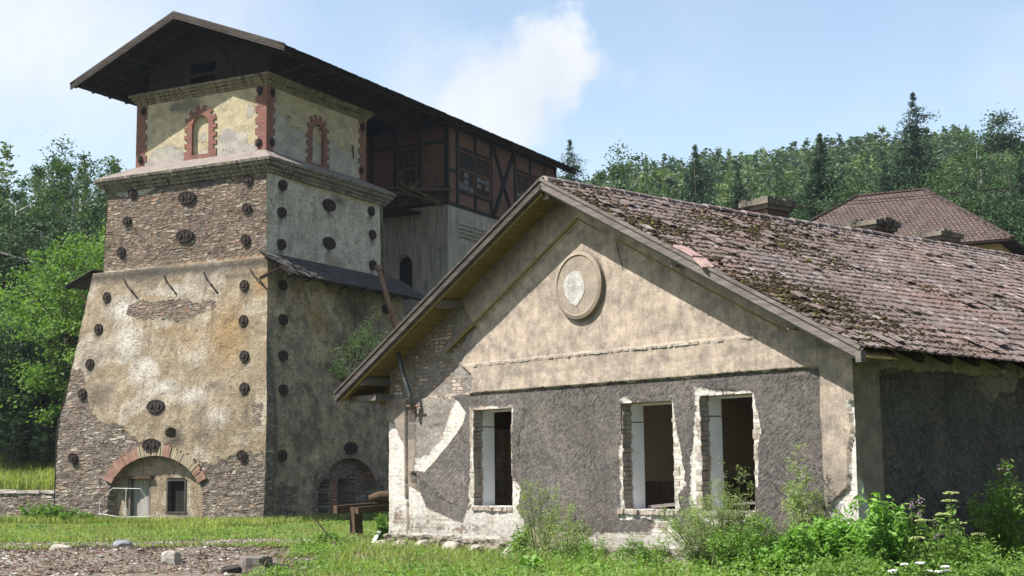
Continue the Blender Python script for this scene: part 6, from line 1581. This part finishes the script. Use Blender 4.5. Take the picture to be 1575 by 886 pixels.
# ---- rubble
def stones(n, keep, smin, smax, seed, name, label, mats, x0, x1, y0, y1):
    X, Y = scatter(n, x0, x1, y0, y1, keep); q = np.random.default_rng(seed); rad = smin + (smax - smin) * q.random(len(X)) ** 4
    V, F = blob_cloud(np.stack([X, Y, ground_z(X, Y) + rad * .15], -1), rad, .55, seed)
    link(name, mesh_np(name, V, F, mats, midx=np.repeat(q.integers(0, len(mats), len(X)), 20)), None, label, 'rubble', kind='stuff')


kd = lambda X, Y: (dirtmask(X, Y) + r.normal(0, .16, len(X)) > .5) & outside(X, Y)
M['peb1'] = m_simple('grey_pebble', (.42, .39, .36), .9, 9); M['peb2'] = m_simple('brown_pebble', (.2, .155, .12), .9, 9); M['peb3'] = m_simple('pale_pebble', (.6, .57, .52), .9, 9); M['peb4'] = m_simple('brick_pebble', (.25, .14, .10), .9, 9)
stones(60000, kd, .005, .05, 5, 'gravel', 'loose gravel, bark and crumbled mortar in the left foreground', [M['peb1'], M['peb2'], M['peb3'], M['peb2'], M['peb1'], M['peb2'], M['peb4'], M['peb2']], -18, 2, 21.5, 41)
b = MB(); q = random.Random(17)
for k in range(7000):
    x, y = q.uniform(-15, -2), q.uniform(21.8, 31)
    if dirtmask(np.array(x), np.array(y)) < .35: continue
    a = q.uniform(0, 6.28); L = .03 + .28 * q.random() ** 4; z = gz(x, y) + .02; b.beam((x, y, z), (x + L * math.cos(a), y + L * math.sin(a), z + q.uniform(-.01, .06)), q.uniform(.004, .016), .007, mi=q.choice((0, 0, 0, 1, 2)))
b.build('wood_chips', [M['wood_b'], M['wood_g'], M['straw']], None, None, recalc=False, kind='stuff', label='splinters, bark strips and twigs littering the left foreground', cat='debris')


def boulder(x, y, rad, squash, label, mt_, seed, name='stone'):
    bm = bmesh.new(); bmesh.ops.create_icosphere(bm, subdivisions=3, radius=rad); q = random.Random(seed); axs = [Vector((q.gauss(0, 1), q.gauss(0, 1), q.gauss(0, .7))).normalized() for _ in range(9)]; cut = [rad * q.uniform(.55, .85) for _ in axs]
    for v in bm.verts:
        for a, c in zip(axs, cut):
            d = v.co.dot(a)
            if d > c: v.co -= a * (d - c) * .93
        v.co.z *= squash; v.co += Vector((q.uniform(-1, 1), q.uniform(-1, 1), q.uniform(-1, 1))) * rad * .02
    me = bpy.data.meshes.new(name); bm.to_mesh(me); bm.free(); me.materials.append(mt_); l = me.uv_layers.new(name='uv')
    o = link(name, me, None, label, 'stone', 'larger stones in the yard'); o.location = (x, y, gz(x, y) + rad * squash * .35); return o


boulder(-8.45, 26.4, .22, .55, 'flat tan stone lying on the debris at the left', M['stone'], 1)
boulder(-5.75, 23.7, .21, .75, 'white-grey angular stone in the middle of the debris', M['stone'], 2)
boulder(-8.0, 28.9, .24, .65, 'blue-grey stone on the track behind the debris', M['stone_b'], 3)
boulder(-10.6, 28.6, .16, .5, 'small beige stone at the left edge of the debris', M['stone'], 4)
for i, (u, v, s) in enumerate(sorted(((5.2, -.55, .2), (4.8, -.6, .16), (4.35, -.5, .22), (3.9, -.65, .17), (3.4, -.55, .2), (3.05, -.7, .14), (2.7, -.6, .18), (10.6, -.35, .22), (9.8, -.4, .2), (9.0, -.35, .24), (8.2, -.4, .18), (11.4, -.3, .25), (7.2, -.45, .25), (.2, -.5, .25), (-.3, -.35, .2)), reverse=True)):
    p = HF.world(u, v, 0); pos = ['under the middle window', 'between the windows', 'at the left plinth', 'at the corner pilaster']
    w = 0 if 3.5 < u < 5.5 else 1 if 1 < u <= 3.5 else 3 if u < 1 else 2
    boulder(p.x, p.y, s, .7, f'pale fallen plinth stone along the gable foot, {ORD[i]} from the left', M['stone'], 30 + i)
# tree stump
st = bpy.data.objects.new('tree_stump', None); COL.objects.link(st); st.location = (-4.15, 22.7, gz(-4.15, 22.7)); st['label'] = 'weathered dark tree stump lying half buried at the bottom of the yard'; st['category'] = 'stump'
b = MB(); n = 16; q = random.Random(8); V = []
for k, (rr_, z) in enumerate(((.38, -.15), (.27, .06), (.25, .22), (.20, .24))): V += [((rr_ * (1 + .12 * math.sin(3 * a) + q.uniform(-.04, .04))) * math.cos(a), rr_ * (1 + .1 * math.sin(5 * a)) * math.sin(a), z + q.uniform(-.02, .02)) for a in [2 * math.pi * i / n for i in range(n)]]
b.add(V, [(k * n + i, k * n + (i + 1) % n, (k + 1) * n + (i + 1) % n, (k + 1) * n + i) for k in range(3) for i in range(n)] + [tuple(3 * n + i for i in range(n))]); b.build('stump_wood', M['wood_g'], st)
b = MB()
for a in (.3, 1.5, 2.6, 3.9, 5.2): b.tube([(.3 * math.cos(a), .3 * math.sin(a), .05), (.6 * math.cos(a), .6 * math.sin(a), .03), (.85 * math.cos(a + .3), .85 * math.sin(a + .3), -.04)], [.07, .04, .015], 5)
b.each('root', M['wood_v'], st)
# broken timber frame left of the house
tf = bpy.data.objects.new('broken_timber_frame', None); COL.objects.link(tf); tf.location = (-4.0, 36, gz(-4, 36)); tf['label'] = 'broken weathered timber post with crossbeams standing left of the house corner'; tf['category'] = 'timber frame'
b = MB(); b.beam((0, 0, -.3), (-.05, .05, .78), .26, .2); b.build('post', M['wood_b'], tf)
b = MB(); b.beam((-.55, -.1, .72), (1.0, .9, .80), .2, .2); b.beam((.02, -.35, .70), (.75, .25, .74), .16, .16); b.each('crossbeam', M['wood_b'], tf)
lg = MB(); lg.tube([(.32, -.1, 1.0), (.55, 0, 1.02), (1.0, .2, 1.03), (1.6, .5, 1.05)], [.08, .15, .16, .15], 9)
lgo = lg.build('log', M['wood_b'], None, None, smooth=True); lgo.location = tf.location; lgo['label'] = 'rotten log lying across the broken timber frame'; lgo['category'] = 'log'
b = MB(); b.beam((.0, 0, 0), (.05, .02, .62), .2, .02); bo = b.build('white_board', M['white_pl'], None, None); p = HF.world(12.05, -.1, 0); bo.location = (p.x, p.y, gz(p.x, p.y)); bo.scale = (1, 1, .65); bo.rotation_euler = (0, .35, 0); bo['label'] = 'small white board leaning at the left house corner'; bo['category'] = 'board'
b = MB(); b.beam((0, 0, 0), (1.7, 0, .06), .22, .06); bo = b.build('plank', M['wood_g'], None, None); p = HF.world(-.8, 1.5, 0); bo.location = (p.x - .5, p.y, gz(p.x, p.y) + .62); bo.rotation_euler = (0, 0, .6); bo['label'] = 'grey plank propped along the dark flank wall behind the flowers'; bo['category'] = 'plank'
b = MB(); b.tube([(0, 0, 0), (-.55, .1, .62)], [.02, .015], 5); bo = b.build('stick', M['bark'], None, None); p = HF.world(12.1, -.8, 0); bo.location = (p.x, p.y, gz(p.x, p.y)); bo['label'] = 'bare dead stick leaning in the bush by the left house corner'; bo['category'] = 'stick'
# overhead lines on the right
wl = bpy.data.objects.new('power_line', None); COL.objects.link(wl); wl['label'] = 'pair of thin overhead wires crossing in front of the woods at the right'; wl['category'] = 'power line'; wl.location = (10, 75, 15)
for dz in (0, .16):
    b = MB(); P = [(10 + k * 2.2 - 10, 0, 15.2 + .0765 * (k * 2.2) - .25 * math.sin(k / 12 * math.pi) * .6 + dz - 15) for k in range(13)]; b.tube(P, .02, 4); b.build('wire', M['iron'], wl)

# ---- summer haze: one even volume round everything
hm = bpy.data.materials.new('haze'); hm.use_nodes = True; nt = hm.node_tree; nt.nodes.clear()
pv = nt.nodes.new('ShaderNodeVolumePrincipled'); pv.inputs['Color'].default_value = (.78, .87, 1, 1); pv.inputs['Density'].default_value = .00017; pv.inputs['Anisotropy'].default_value = .3
nt.links.new(pv.outputs[0], nt.nodes.new('ShaderNodeOutputMaterial').inputs['Volume'])
b = MB(); b.box((-420, -80, -6), (420, 920, 130)); b.build('haze', hm, None, None, kind='stuff', label='thin pale summer haze in the valley air', cat='haze')
